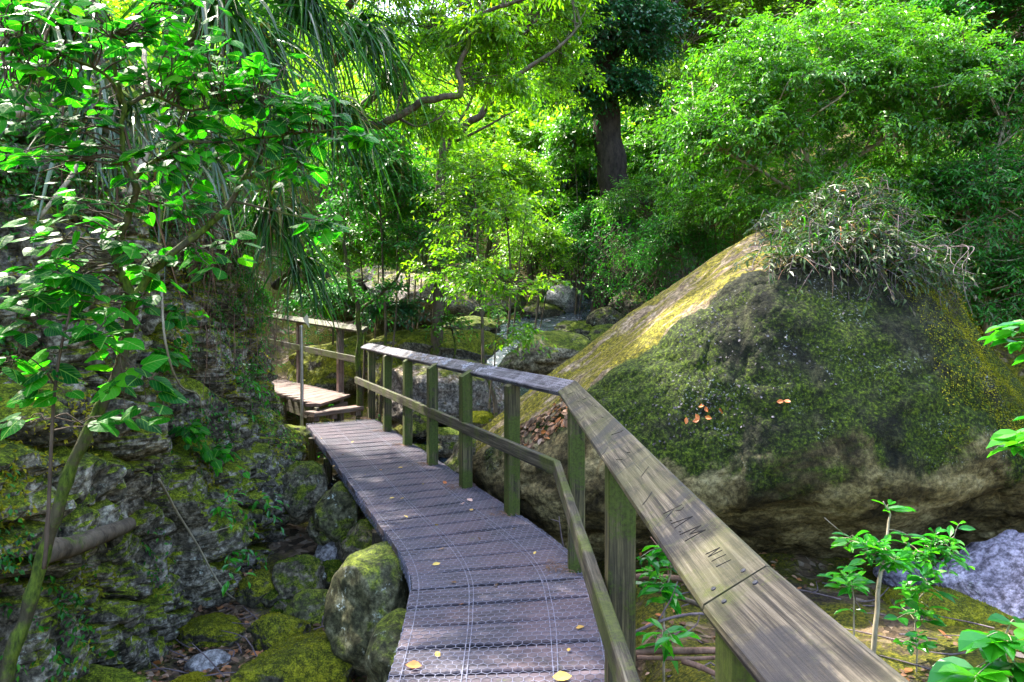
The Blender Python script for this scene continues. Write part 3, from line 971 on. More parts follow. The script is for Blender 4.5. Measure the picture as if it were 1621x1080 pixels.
RB = 'boulders of the stream bed'
rk = [
    (474, 706, 26, 28, 10.3, M_rock_green, 'dark mossy stone at the foot of the steel pole', 46),
    (522, 592, 88, 64, 14.0, M_rock_moss, 'large rounded boulder thick with yellow moss, seen between the posts behind the wooden landing', 4),
    (690, 566, 128, 46, 12.3, M_rock_moss, 'broad low boulder under yellow green moss just behind the far handrail', 5),
    (862, 566, 82, 40, 10.4, M_rock_half, 'brown domed boulder with a mossy left side behind the bend of the handrail', 6),
    (668, 478, 96, 46, 16.0, M_rock_litter, 'long flat topped brown rock strewn with leaf litter upstream of the saplings', 7),
    (600, 450, 50, 28, 17.5, M_rock_litter, 'brown sloping rock shelf left of the long flat topped rock', 8),
    (893, 478, 31, 27, 17.2, M_rock_grey, 'smooth pale grey boulder standing over the stream pool', 9),
    (858, 500, 36, 20, 17.0, M_rock_dark, 'low dark wet rock at the foot of the pale grey boulder', 10),
    (926, 456, 34, 27, 19.5, M_rock_dark, 'dark shaded boulder right behind the pale grey boulder', 11),
    (925, 528, 48, 22, 13.8, M_rock_green, 'green tinged low rock on the near bank of the stream', 12),
    (962, 508, 34, 25, 13.6, M_rock_dark, 'small dark rock below the vine tangle', 13),
    (1000, 486, 34, 28, 14.2, M_rock_dark, 'dark angular rock half under the vine tangle', 14),
    (888, 536, 26, 12, 13.0, M_rock_grey, 'small pale stone at the edge of the white water', 15),
    (700, 625, 110, 62, 9.6, M_rock_litter, 'dark boulder covered in pale leaf litter behind the middle posts', 16),
    (625, 618, 36, 60, 12.2, M_rock_moss, 'mossy upright boulder behind the far end posts', 17),
    (668, 672, 26, 26, 9.2, M_rock_green, 'small green mossy stone at the deck edge by the third post', 18),
    (712, 700, 34, 24, 8.3, M_rock_half, 'flat brown stone with moss beside the fourth post', 19),
    (757, 668, 26, 17, 8.6, M_rock_moss, 'little bright green mossy stone behind the fifth post', 20),
    (752, 742, 58, 56, 7.3, M_rock_half, 'blocky brown rock with grass on it between the fifth and sixth posts', 21),
    (480, 780, 42, 50, 7.4, M_rock_half, 'dark block with a mossy top between the cliff and the deck edge', 22),
    (536, 824, 40, 52, 6.7, M_rock_smooth, 'tall dark rock in the gap under the left deck edge', 23),
    (583, 872, 48, 50, 5.8, M_rock_half, 'brown rock with a mossy face under the bend of the deck', 24),
    (524, 884, 26, 32, 6.6, M_rock_grey, 'small grey stone lying in the dark gap below the deck', 25),
    (596, 968, 88, 106, 4.5, M_rock_smooth, 'big smooth grey green boulder propping the left edge of the deck', 26),
    (632, 1062, 58, 84, 3.75, M_rock_smooth, 'dark rounded boulder partly under the nearest planks', 27),
    (462, 1082, 108, 72, 4.3, M_rock_dome, 'bright mossy boulder at the bottom of the picture left of the deck', 28),
    (438, 1010, 54, 36, 5.0, M_rock_dome, 'mossy hump behind the bottom mossy boulder', 29),
    (334, 1004, 54, 24, 5.2, M_rock_dome, 'flat yellow mossy stone at the foot of the cliff', 30),
    (412, 938, 38, 32, 5.8, M_rock_dome, 'rounded green mossy stone leaning on the cliff foot', 31),
    (476, 926, 48, 42, 5.8, M_rock_half, 'dark mossy stone in the shade beside the rounded green one', 32),
    (490, 975, 46, 40, 5.3, M_rock_smooth, 'dark stone wedged in front of the big grey green boulder', 33),
    (330, 1056, 36, 22, 4.7, M_rock_grey, 'small flat grey stone with a mossy top among the leaf litter', 34),
    (296, 1092, 40, 18, 4.4, M_rock_moss, 'low mossy stone cut by the bottom edge at the cliff foot', 35),
    (1600, 925, 80, 74, 5.0, M_rock_purple, 'tilted violet grey slab rock at the right edge', 36),
    (1440, 912, 48, 24, 5.4, M_rock_purple, 'small bluish grey stone behind the seedling', 37),
    (1520, 1004, 120, 62, 4.5, M_rock_moss, 'low mossy hump in front of the violet grey slab', 38),
    (960, 545, 40, 30, 12.2, M_rock_green, 'dull green rock against the left foot of the giant boulder', 39),
    (1040, 455, 40, 40, 15.2, M_rock_dark, 'deeply shaded rock under the right end of the vine tangle', 40),
    (545, 470, 46, 40, 16.5, M_rock_green, 'green rock in the undergrowth above the landing handrail', 41),
    (790, 480, 40, 26, 18.5, M_rock_half, 'brown rock half hidden behind the middle sapling', 42),
    (740, 520, 50, 20, 14.5, M_rock_green, 'flat green rock beside the stream behind the middle sapling', 43),
]
for q in rk:
    if q[7] == 36:
        continue
    deep = {26: .42, 36: .5, 27: .35, 5: .8, 38: .6}.get(q[7])
    ti = {36: -.45, 7: -.12, 9: -.35, 22: -.2, 6: .1}.get(q[7], 0)
    fc = {36: 12, 7: 9, 21: 10, 22: 9, 26: 3, 27: 3, 34: 10}.get(q[7], 6)
    rock(q[0], q[1], q[2], q[3], q[4], q[5], q[6], q[7], fc, .85, deep, ti, .35 if q[7] in (9, 26, 27) else 1.0, RB)

g = rng(61)
V, F = ICO5
V = np.sign(V) * np.abs(V) ** .42
V = V / np.abs(V).max(0) * np.array([.40, .38, .15])
V = V + unit(V) * (.05 * fbm(V * 4, 4, 62) + .022 * fbm(V * 14, 3, 63))[:, None]
for ax, an in ((0, .42), (1, .50), (2, -.2)):
    c, s = math.cos(an), math.sin(an)
    a, b = [(1, 2), (0, 2), (0, 1)][ax]
    V = V.copy()
    V[:, a], V[:, b] = V[:, a] * c - V[:, b] * s, V[:, a] * s + V[:, b] * c
m = MB()
so = P(1600, 936, 4.9)
m.add(V + so, F)
tag(m.build('boulder', M_rock_purple, smooth=True, origin=so), 'tilted flat mauve slab rock at the right edge', 'boulder', RB)
g = rng(60)
for k_ in range(26):
    px_, py_ = [(g.uniform(470, 620), g.uniform(830, 960)), (g.uniform(380, 520), g.uniform(930, 1060)), (g.uniform(590, 760), g.uniform(660, 740))][k_ % 3]
    dd_ = 1.0
    dd_ = float(np.interp(py_, [660, 740, 830, 930, 1060], [10.5, 8.3, 6.9, 5.9, 4.8]))
    s_ = g.uniform(12, 28)
    rock(px_, py_, s_ * 1.2, s_ * .9, dd_, [M_rock_half, M_rock_green, M_rock_smooth, M_rock_half][k_ % 4], 'small olive brown stone lodged between the boulders beside the deck', 800 + k_, 8, .9, None, 0, 1.3, 'small stones between the boulders')

# ------------------------------------------------------------------ the giant boulder
#        fx   fy   fd  | bx   by   bd | lip y d | base y d
st = [
    (752, 716, 6.75, 756, 690, 7.15, 760, 6.7, 850, 6.9),
    (838, 684, 6.30, 874, 592, 7.3, 805, 5.85, 900, 6.3),
    (942, 606, 6.05, 998, 502, 7.4, 800, 5.45, 880, 6.1),
    (1072, 508, 5.95, 1108, 432, 7.3, 785, 5.2, 860, 5.9),
    (1176, 436, 5.90, 1206, 380, 7.1, 770, 5.05, 870, 5.9),
    (1330, 400, 5.90, 1340, 338, 6.9, 770, 5.05, 900, 6.05),
    (1450, 430, 5.90, 1462, 402, 6.8, 765, 5.1, 890, 6.15),
    (1530, 560, 5.90, 1540, 530, 6.7, 765, 5.2, 870, 6.2),
    (1608, 652, 5.80, 1616, 624, 6.6, 780, 5.2, 880, 6.1),
    (1700, 770, 5.80, 1706, 750, 6.4, 840, 5.3, 900, 6.0),
    (1790, 880, 5.80, 1796, 870, 6.2, 890, 5.5, 910, 5.9),
]
ctl = []
for fx, fy, fd, bx, by, bd, ly, ld, gy_, gd in st:
    fr, bk = P(fx, fy, fd), P(bx, by, bd)
    xw = (fx - 810.5) * fd / FOC
    mk = lambda y, d: np.array([xw, d, CAMZ - (y - HOR) * d / FOC])
    lip, base = mk(ly, ld), mk(gy_, gd)
    mid = (fr * .45 + lip * .55) + np.array([0, -.20, 0])
    m1 = fr * .84 + lip * .16 + np.array([0, -.20, .0])
    b0 = base + np.array([0, .5, -.5])
    bb = bk + np.array([.05, .9, -(bk[2] + .9) * .55])
    bz = np.array([bk[0], bd + 1.2, min(-.8, base[2] - .3)])
    und = lip * .45 + base * .55 + np.array([0, .05, -.03])
    ctl.append([b0, base, und, lip, mid, m1, fr, fr * .5 + bk * .5 + np.array([0, 0, .03]), bk, bb, bz])
ctl = np.array(ctl)
g1 = np.stack([crom(ctl[:, k], 26) for k in range(ctl.shape[1])], 1)
rows = []
for r_ in g1:
    c_ = crom(np.vstack([r_, r_[:1]]), 22)[:-1]
    rows.append(c_)
BG = np.array(rows)
nu, nv = BG.shape[:2]
du = np.gradient(BG, axis=0)
dv = np.roll(BG, -1, 1) - np.roll(BG, 1, 1)
bn = unit(np.cross(dv, du))
cen = BG.mean((0, 1))
flat = BG.reshape(-1, 3)
if np.mean(np.sum(bn.reshape(-1, 3) * (flat - cen), 1)) < 0:
    bn = -bn
wq = flat * np.array([2.4, 2.4, 3.4]) + fbm(flat * 2, 3, 75)[:, None] * .7
wf1, wf2, wc = worley(wq, 76)
bflake = (wc - .5) * .025 - .018 * (1 - sst(wf2 - wf1, 0, .10))
slab0 = sst(np.arange(nv) / 22.0, 5.75, 6.35) * (1 - sst(np.arange(nv) / 22.0, 9.6, 10.2))
flat = flat + (1 - .65 * np.tile(slab0, nu))[:, None] * bn.reshape(-1, 3) * (.09 * fbm(flat * 1.1, 3, 71) + .018 * fbm(flat * 4.5, 4, 72) + bflake + .012 * fbm(flat * 18, 3, 73))[:, None]
BG = flat.reshape(nu, nv, 3)
mb = MB()
i, j = np.meshgrid(np.arange(nu - 1), np.arange(nv), indexing='ij')
j2 = (j + 1) % nv
# rnd on the boulder: 1 on the bare worn slab side, 0 on the mossy face
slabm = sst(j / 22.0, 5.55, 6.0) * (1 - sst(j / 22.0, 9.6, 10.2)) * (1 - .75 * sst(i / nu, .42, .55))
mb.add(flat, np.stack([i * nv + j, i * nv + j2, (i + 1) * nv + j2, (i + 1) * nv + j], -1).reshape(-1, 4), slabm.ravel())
for e in (0, nu - 1):
    mb.add(np.vstack([BG[e], BG[e].mean(0)]), np.array([(a, (a + 1) % nv, nv) for a in range(nv)]))
bould = thing('giant_boulder', 'house sized mossy boulder with a sunlit sloping slab side, right of the boardwalk', 'boulder', P(1200, 880, 6.2))
mb.build('rock_mass', M_boulder, bould, smooth=True)

# moss fronds growing on the boulder
g = rng(11)
bu, bv = g.integers(2, nu - 2, 90000), g.integers(0, nv, 90000)
bp, bnn = BG[bu, bv], bn[bu, bv]
mossn = fbm(bp * 1.5, 4, 81)
dens = np.where((bnn[:, 2] > -.3) & (bnn[:, 2] < .62) & (bnn[:, 1] < .1), -.55 + 1.25 * mossn + .85 * np.exp(-((bp[:, 2] - .95) / .38) ** 2) * (bp[:, 0] > 1.0), 0)
keep = g.uniform(0, 1, len(bp)) < dens
bp, bnn = bp[keep], bnn[keep]
bp = bp + g.normal(0, .022, bp.shape) * np.array([1, .4, 1])
mb = MB()
put_leaves(mb, T_simple(.24, .03, .2), bp - bnn * .004, bnn * .55 + np.array([0, 0, -.8]) + g.normal(0, .35, bp.shape), bnn + g.normal(0, .3, bp.shape), g.uniform(.007, .020, len(bp)), np.clip(.35 + .5 * fbm(bp * 2.2, 3, 83) + g.normal(0, .2, len(bp)), 0, 1))
tag(mb.build('moss_fronds', M_mossblade, bould), kind='stuff')
# thick yellow moss and litter hanging down the right shoulder
s0 = int(nu * .56)
bu, bv = g.integers(s0, nu - 3, 160000), g.integers(0, nv, 160000)
bp, bnn = BG[bu, bv], bn[bu, bv]
uu = bu / nu
topf = (bnn[:, 2] > -.05) & (bnn[:, 1] < .3) & (bp[:, 2] > np.interp(bp[:, 0], [2.9, 3.6, 4.2, 5], [.75, .9, .25, -.3]) - .1 + .3 * fbm(bp * 2, 2, 5))
bp, bnn = bp[topf][:50000], bnn[topf][:50000]
bp = bp + g.normal(0, .022, bp.shape)
mb = MB()
put_leaves(mb, T_simple(.3, .05, .25), bp, bnn * .8 + np.array([0, 0, -.7]) + g.normal(0, .4, bp.shape), bnn + g.normal(0, .4, bp.shape), g.uniform(.007, .020, len(bp)), np.clip(.42 + .5 * fbm(bp * 3, 3, 84) + g.normal(0, .2, len(bp)), 0, 1))
tag(mb.build('shoulder_moss', M_mossblade_y, bould), kind='stuff')


# papery grey lichen and leaf crumbs stuck to the face in patches
qpx = 810.5 + BG[..., 0] * FOC / BG[..., 1]
qpy = HOR - (BG[..., 2] - CAMZ) * FOC / BG[..., 1]
mb = MB()
for cx_, cy_, r_, n_ in ((1128, 542, 42, 130), (1170, 500, 36, 60), (1095, 610, 40, 60), (1250, 570, 50, 50), (1320, 585, 40, 50), (1060, 665, 46, 80), (1120, 655, 50, 70), (1180, 640, 40, 40), (1290, 470, 50, 40), (1000, 640, 40, 30)):
    kk = np.argwhere((BG[..., 1] < 6.1) & ((qpx - cx_) ** 2 + ((qpy - cy_) * 1.4) ** 2 < (r_ * 1.3) ** 2))
    if len(kk) < 5:
        continue
    kk = kk[g.integers(0, len(kk), n_)]
    q_, nq_ = BG[kk[:, 0], kk[:, 1]], bn[kk[:, 0], kk[:, 1]]
    q_ = q_ + g.normal(0, .03, q_.shape) * np.array([1, .25, 1]) + nq_ * .008
    put_leaves(mb, T_oval(.4, .3), q_, g.normal(0, 1, q_.shape) + nq_ * .3, nq_ + g.normal(0, .6, q_.shape), g.uniform(.010, .026, n_), g.uniform(0, 1, n_))
tag(mb.build('lichen_crumbs', M_crumb, bould), kind='stuff')


def on_boulder(px, py):
    """nearest point of the boulder seen at a photo pixel"""
    qx = 810.5 + BG[..., 0] * FOC / BG[..., 1]
    qy = HOR - (BG[..., 2] - CAMZ) * FOC / BG[..., 1]
    e = (qx - px) ** 2 + (qy - py) ** 2
    e = np.where(e < 12 ** 2, BG[..., 1] * 40, 1e5 + e)
    k = np.unravel_index(np.argmin(e), e.shape)
    return BG[k].copy(), bn[k].copy()


# ------------------------------------------------------------------ boardwalk
SL = np.array([(-.50, -1.2), (-.52, 2.0), (-.53, 2.96), (-.55, 3.6), (-.60, 4.1), (-.77, 4.65), (-1.19, 5.65), (-2.13, 7.93), (-3.00, 9.95)])
SR = np.array([(.42, -1.2), (.44, 2.0), (.455, 3.02), (.475, 3.75), (.44, 4.32), (.24, 4.98), (-.24, 6.1), (-1.20, 8.33), (-2.12, 10.45)])
DL, DR = crom(SL, 30), crom(SR, 30)
dm = (DL + DR) / 2
DS = np.r_[0, np.cumsum(np.linalg.norm(np.diff(dm, axis=0), axis=1))]
DLEN = DS[-1]


def deck(u, v, z=0.0):
    """u metres along, v 0..1 from left edge to right edge"""
    u = np.asarray(u, float)
    v = np.asarray(v, float)
    l = np.stack([np.interp(u, DS, DL[:, k]) for k in (0, 1)], -1)
    r = np.stack([np.interp(u, DS, DR[:, k]) for k in (0, 1)], -1)
    q = l + (r - l) * v[..., None]
    return np.concatenate([q, np.broadcast_to(np.asarray(z, float), u.shape)[..., None]], -1)


walk = thing('boardwalk', 'curving plank boardwalk covered in wire netting', 'boardwalk', (0, 4, -.2))
g = rng(3)
mb = MB()
u = 0.0
PITCH = .25
k = 0
while u + PITCH < DLEN:
    a = u + PITCH * .5
    wj = PITCH - .042
    ends = deck(np.array([a, a, a]), np.array([-.01 + g.normal(0, .008), .5, 1.01 + g.normal(0, .008)]), -.0225 + g.normal(0, .0015))
    ends[0, 2] += g.normal(0, .0015)
    rt = unit(np.diff(deck(np.array([u, u + PITCH]), np.array([.5, .5])), axis=0)[0])
    dl = np.linalg.norm(deck(np.array([u]), np.array([0.]))[0] - deck(np.array([u + PITCH]), np.array([0.]))[0])
    dr_ = np.linalg.norm(deck(np.array([u]), np.array([1.]))[0] - deck(np.array([u + PITCH]), np.array([1.]))[0])
    rights = np.stack([rt * (dl - .016) / wj, rt, rt * (dr_ - .016) / wj])
    sweep(mb, ends, rights, np.tile([0, 0, 1.0], (3, 1)), wj, .045, 14, .006, .002, k, g.uniform(0, 1), g.uniform(0, 9))
    u += PITCH
    k += 1
mb.build('decking', M_plank, walk)
mb = MB()
for v in (.12, .5, .88):
    uu = np.linspace(0, DLEN, 60)
    p = deck(uu, np.full(60, v), -.125)
    t_ = unit(np.gradient(p, axis=0))
    sweep(mb, p, np.cross(t_, [0, 0, 1.0]), np.tile([0, 0, 1.0], (60, 1)), .05, .15, 60, .004, .001, 3)
for q in np.arange(1.0, DLEN, 1.55):
    p = deck(np.array([q, q]), np.array([.04, .96]), -.255)
    t_ = unit(p[1] - p[0])
    sweep(mb, p, np.tile(np.cross(t_, [0, 0, 1.0]), (2, 1)), np.tile([0, 0, 1.0], (2, 1)), .1, .1, 8, .004, .001, 4)
    for v in (.08, .92):
        b = deck(np.array([q]), np.array([v]))[0]
        gz = float(zg(b[0], b[1])) - .15
        if gz < -.4:
            sweep(mb, [(b[0], b[1], gz), (b[0], b[1], -.21)], [(1, 0, 0)] * 2, [(0, 1, 0)] * 2, .09, .09, 6, .004, .001, 5)
mb.build('joists', M_joist, walk)

# hexagonal wire netting pinned over the planks
mb = MB()
hw, hl = .047, .054                     # across v, along u
cw = float(np.mean(np.linalg.norm(DR - DL, axis=1)))
nxh, nyh = int(cw * 1.12 / hw), int(DLEN / (hl * .75))
segs = []
for r_ in range(nyh):
    for c_ in range(-1, nxh + 1):
        cx = (c_ + .5 * (r_ % 2)) * hw - cw * .06
        cy = r_ * hl * .75
        a = (cx, cy + hl * .5); b = (cx + hw / 2, cy + hl * .25); c2 = (cx + hw / 2, cy - hl * .25); d2 = (cx, cy - hl * .5)
        segs += [(a, b), (b, c2), (c2, d2)]
segs = np.array(segs)                   # n,2,(v metres, u metres)
rw = rng(8)


def net_pt(vm, um):
    jx = .004 * vnoise(np.c_[vm * 9, um * 9, vm * 0], 5) + .0035 * vnoise(np.c_[vm * 40, um * 40, vm * 0], 51)
    jy = .004 * vnoise(np.c_[vm * 9, um * 9, vm * 0 + 4], 6) + .0035 * vnoise(np.c_[vm * 40, um * 40, vm * 0], 52)
    v = (vm + jx) / cw
    q = deck(um + jy, np.clip(v, -.012, 1.012))
    over = np.maximum(0, np.maximum(-v - .012, v - 1.012)) * cw
    q[:, 2] = .0055 + .006 * np.maximum(0, vnoise(np.c_[vm * 6, um * 6, vm * 0], 9)) - over * 1.0
    return q


def wires(mb, A, B, r):
    d = unit(B - A)
    s = unit(np.cross(d, np.array([0, 0, 1.0]) + d[:, [1, 2, 0]] * .01))
    w = np.cross(s, d)
    an = np.arange(3) * 2 * math.pi / 3 + .5
    ring = (np.cos(an)[None, :, None] * s[:, None] + np.sin(an)[None, :, None] * w[:, None]) * r
    V = np.concatenate([A[:, None] + ring, B[:, None] + ring], 1)
    F1 = np.array([(0, 1, 4, 3), (1, 2, 5, 4), (2, 0, 3, 5)])
    mb.add(V.reshape(-1, 3), (F1[None] + (np.arange(len(A)) * 6)[:, None, None]).reshape(-1, 4))


okm = (segs[:, :, 1] > .01).all(1) & (segs[:, :, 1] < DLEN - .01).all(1)
segs = segs[okm]
wires(mb, net_pt(segs[:, 0, 0], segs[:, 0, 1]), net_pt(segs[:, 1, 0], segs[:, 1, 1]), .0015)
for v in (.035, .31, .335, .72, .745, .965):
    uu = np.arange(.02, DLEN - .02, .03)
    w_ = v + .012 * vnoise(np.c_[uu * 1.3, uu * 0 + v * 40, uu * 0], 12)
    q = deck(uu, w_, .006)
    q[:, 2] += .003 * vnoise(np.c_[uu * 7, uu * 0, uu * 0], 13)
    wires(mb, q[:-1], q[1:], .0022)
mb.build('wire_netting', M_wire, walk)

# ------------------------------------------------------------------ handrail of the boardwalk
Z3 = np.array([0, 0, 1.0])
rail = thing('timber_handrail', 'long weathered wooden handrail on mossy posts along the right side of the boardwalk', 'handrail', (.4, 4.3, 0))
TA = R(31)
pn0, pn1, pnj, pnc, pnf = np.array([.545, -.55, 1.105]), None, np.array([.418, 1.245, 1.108]), np.array([.386, 4.70, 1.108]), np.array([-2.34, 10.86, 1.112])


def outer(d):
    d = unit(np.array([d[0], d[1], 0.0]))
    return np.array([-d[1], d[0], 0.0])          # right hand side when walking towards the viewer is -x ... outer is +x side


def capframe(d):
    o = np.cross(unit(d), Z3)
    o = unit(np.array([o[0], o[1], 0]))
    return o


dn1 = unit(pnc - pnj)                            # away from the viewer
dn2 = unit(pnf - pnc)
dn0 = unit(pnj - pn0)
o0, o1, o2 = capframe(dn0), capframe(dn1), capframe(dn2)


def rframe(o):
    return o * math.cos(TA) + Z3 * math.sin(TA), -o * math.sin(TA) + Z3 * math.cos(TA)


def miter(oa, ob):
    m = unit(oa + ob)
    f = 1.0 / max(.3, float(np.dot(m, oa)))
    return m * f * math.cos(TA) + Z3 * math.sin(TA), -m * math.sin(TA) + Z3 * math.cos(TA)


def board(mb, pts, rf, w, h, seg, seed, rnd):
    sweep(mb, pts, [a for a, b in rf], [b for a, b in rf], w, h, seg, .007, .0009, seed, rnd)


gap = .0025
mb = MB()
board(mb, [pn0 - [0, 0, .0225], pnj - dn0 * gap - [0, 0, .0225]], [rframe(o0), miter(o0, o1)], .148, .045, 26, 1, .21)
cap0 = mb.build('cap_rail', M_cap, rail)
mb = MB()
board(mb, [pnj + dn1 * gap - [0, 0, .0225], pnc - dn1 * gap - [0, 0, .0225]], [miter(o0, o1), miter(o1, o2)], .148, .045, 40, 2, .55)
cap1 = mb.build('cap_rail', M_cap, rail)
mb = MB()
lens_far = np.linspace(0, 1, 9)
pts = [pnc + dn2 * gap - [0, 0, .0225]] + [pnc + (pnf - pnc) * s - [0, 0, .0225 + .006 * math.sin(s * 3.1)] for s in lens_far[1:]]
board(mb, pts, [miter(o1, o2)] + [rframe(o2)] * 8, .148, .045, 60, 3, .8)
cap2 = mb.build('cap_rail', M_cap_far, rail)
cap2['label'] = 'darker far cap board covered in pale scratched writing'

# posts with slanted tops
posts = [(.43, 1.22, o1), (.415, 2.62, o1), (.40, 4.26, o1), (.0, 5.46, o2), (-.427, 6.30, o2), (-.845, 7.24, o2), (-1.27, 8.30, o2), (-1.70, 9.30, o2), (-2.14, 10.40, o2)]
for n_, (x, y, o) in enumerate(posts):
    d = np.cross(Z3, o)
    # follow the cap: place on its centre line
    mb = MB()
    w2 = .05 if n_ > 1 else .052
    b0 = float(min(-.42, zg(x, y) - .1)) if n_ < 4 else -.36
    zs = [b0, b0 + (.9 - b0) * .25, b0 + (.9 - b0) * .5, b0 + (.9 - b0) * .75, .9, None]
    ring = [(-w2 + .005, -w2), (w2 - .005, -w2), (w2, -w2 + .005), (w2, w2 - .005), (w2 - .005, w2), (-w2 + .005, w2), (-w2, w2 - .005), (-w2, -w2 + .005)]
    V = []
    for z in zs:
        for a, b in ring:
            q = np.array([x, y, 0]) + o * a + d * b
            q[2] = z if z is not None else 1.108 - .045 / math.cos(TA) - .004 + a * math.tan(TA)
            V.append(q)
    V = np.array(V)
    V[:-8] += np.stack([vnoise(V[:-8] * 7 + n_, 5), vnoise(V[:-8] * 7 + n_, 6), V[:-8, 0] * 0], 1) * .002
    F, UV = [], []
    per = [0, .09, .1, .19, .2, .29, .3, .39, .4]
    for r_ in range(len(zs) - 1):
        for c_ in range(8):
            c1 = (c_ + 1) % 8
            F.append((r_ * 8 + c_, r_ * 8 + c1, (r_ + 1) * 8 + c1, (r_ + 1) * 8 + c_))
            za, zb = V[r_ * 8 + c_, 2], V[(r_ + 1) * 8 + c_, 2]
            UV += [(za, per[c_]), (za, per[c_ + 1]), (zb, per[c_ + 1]), (zb, per[c_])]
    mb.add(V, F, n_ * .113 % 1, 0, UV)
    top = V[-8:]
    mb.add(top, [tuple(range(8))], n_ * .113 % 1)
    mb.build('post', M_post, rail)

# middle rail on the deck side of the posts
mb = MB()
lc = np.array([.302, 4.60, .56])
lf = np.array([-2.46, 10.76, .56])
ln_ = np.array([.345, -.4, .555])
e1, e2 = capframe(lc - ln_), capframe(lf - lc)
mm_ = unit(e1 + e2)
mm_ = mm_ / np.dot(mm_, e1)
sweep(mb, [ln_, lc - [0, .002, 0]], [e1, mm_], [Z3, Z3], .046, .10, 44, .005, .0018, 7, .33)
mb.build('middle_rail', M_rail, rail)
mb = MB()
cut = lc + (lf - lc) * .47
sweep(mb, [lc + [0, .002, 0], cut], [mm_, e2], [Z3, Z3], .046, .10, 24, .005, .0018, 8, .71)
mb.build('middle_rail', M_rail, rail)
mb = MB()
sweep(mb, [cut + unit(lf - lc) * .006 + [0, 0, .004], lf], [e2, e2], [Z3, Z3], .046, .10, 24, .005, .0018, 9, .05)
mb.build('middle_rail', M_rail, rail)


def strokes(parent, name, mat, lines, c0, along, across, up, r=.0016):
    """marks cut in a board: polylines in (along, across) metres laid as thin flat ribbons on its face"""
    m = MB()
    for ln in lines:
        q = np.array([c0 + along * a + across * b + up * .0018 for a, b in ln])
        n = len(q)
        t_ = unit(np.gradient(q, axis=0))
        s = np.cross(t_, up)
        wv_ = np.full(n, r)
        wv_[0] *= .4
        wv_[-1] *= .4
        V = np.concatenate([q - s * wv_[:, None], q + s * wv_[:, None], q - s * wv_[:, None] - up * .002, q + s * wv_[:, None] - up * .002])
        F = []
        for k_ in range(n - 1):
            F += [(k_, k_ + 1, n + k_ + 1, n + k_), (k_, 2 * n + k_, 2 * n + k_ + 1, k_ + 1), (n + k_, n + k_ + 1, 3 * n + k_ + 1, 3 * n + k_)]
        m.add(V, F)
    return m.build(name, mat, parent)


# carved letters R.A.M on the middle cap board; they read towards the viewer
rr, ru = rframe(o1)
al = -dn1                                      # reading direction
Lh = .052
LET = {
    'R': [[(0, 0), (0, 1)], [(0, 1), (.45, .96), (.55, .78), (.42, .58), (0, .52)], [(.12, .52), (.62, 0)]],
    'A': [[(0, 0), (.36, 1)], [(.36, 1), (.66, 0)], [(.14, .38), (.56, .38)]],
    'M': [[(0, 0), (.1, 1)], [(.1, 1), (.42, .35)], [(.42, .35), (.74, 1)], [(.74, 1), (.86, 0)]],
    'I': [[(0, 0), (.05, 1)]], 'N': [[(0, 0), (.05, 1)], [(.05, 1), (.5, 0)], [(.5, 0), (.55, 1)]],
}


def word(items, start, base, h, slant=.2):
    out = []
    a = start
    for ch, adv in items:
        if ch == '.':
            out.append([(a - .003, base + h * .05), (a + .003, base + h * .12)])
        else:
            for ln in LET[ch]:
                out.append([(a + x * h + y * h * slant, base + y * h) for x, y in ln])
        a += adv
    return out


top1 = pnc + ru * .0 + np.array([0, 0, 0.0])
surf = lambda p: p - np.array([0, 0, .0225]) + ru * .0225
cm = surf(pnj + dn1 * .50)
for ch, st_, b_, h_, sl_, wd_ in (('R', .02, -.022, Lh, .2, .0010), ('A', .10, -.022, Lh, .2, .0010), ('M', .182, -.022, Lh, .2, .0010), ('N', .335, -.005, .032, .15, .0006), ('I', .375, -.005, .032, .15, .0006), ('I', .405, -.005, .032, .15, .0006)):
    strokes(cap1, 'carved_letter', M_carve, word([(ch, 0)], st_, b_, h_, sl_), cm, al, rr, ru, wd_)
for st_ in (.082, .168):
    strokes(cap1, 'carved_dot', M_carve, word([('.', 0)], st_, -.022, Lh), cm, al, rr, ru, .0016)
g = rng(21)
ls = []
for _ in range(18):
    a, b = g.uniform(-2.6, -.12), g.uniform(-.055, .055)
    ang, l = g.uniform(-.9, .9), g.uniform(.02, .07)
    ls.append([(a, b), (a + l * .5 * math.cos(ang) + g.normal(0, .004), b + l * .5 * math.sin(ang)), (a + l * math.cos(ang), np.clip(b + l * math.sin(ang), -.066, .066))])
strokes(cap1, 'scratches', M_carve, ls, cm, al, rr, ru, .0007)
rr2, ru2 = rframe(o2)
al2 = -dn2
cm2 = pnc + dn2 * 3.4 - np.array([0, 0, .0225 + .005]) + ru2 * .0225
ls = []
for row in range(3):                           # scribbled lines of scratched handwriting
    a = -2.6 + row * .3
    while a < 2.9:
        nlet = g.integers(3, 8)
        for q in range(nlet):
            w_ = g.uniform(.018, .035)
            h_ = g.uniform(.018, .045)
            b = -.045 + row * .035 + g.normal(0, .005)
            x = np.linspace(0, 1, 6)
            ls.append([(a + w_ * (xx + .3 * math.sin(7 * xx + q)), np.clip(b + h_ * (.5 + .5 * math.sin(5 * xx * (1 + q % 3) + q)), -.066, .066)) for xx in x])
            a += w_ * 1.15
        a += g.uniform(.06, .5)
strokes(cap2, 'scratched_writing', M_scratch, ls, cm2, al2, rr2, ru2, .0011)
ls = [[(2.72, -.062), (2.86, -.045), (3.02, -.01), (3.12, .03)], [(-3.3, -.03), (-3.05, .05)], [(-3.2, -.05), (-3.0, .02), (-2.8, .06)]]
strokes(cap2, 'scratched_writing', M_scratch, ls, cm2, al2, rr2, ru2, .0016)


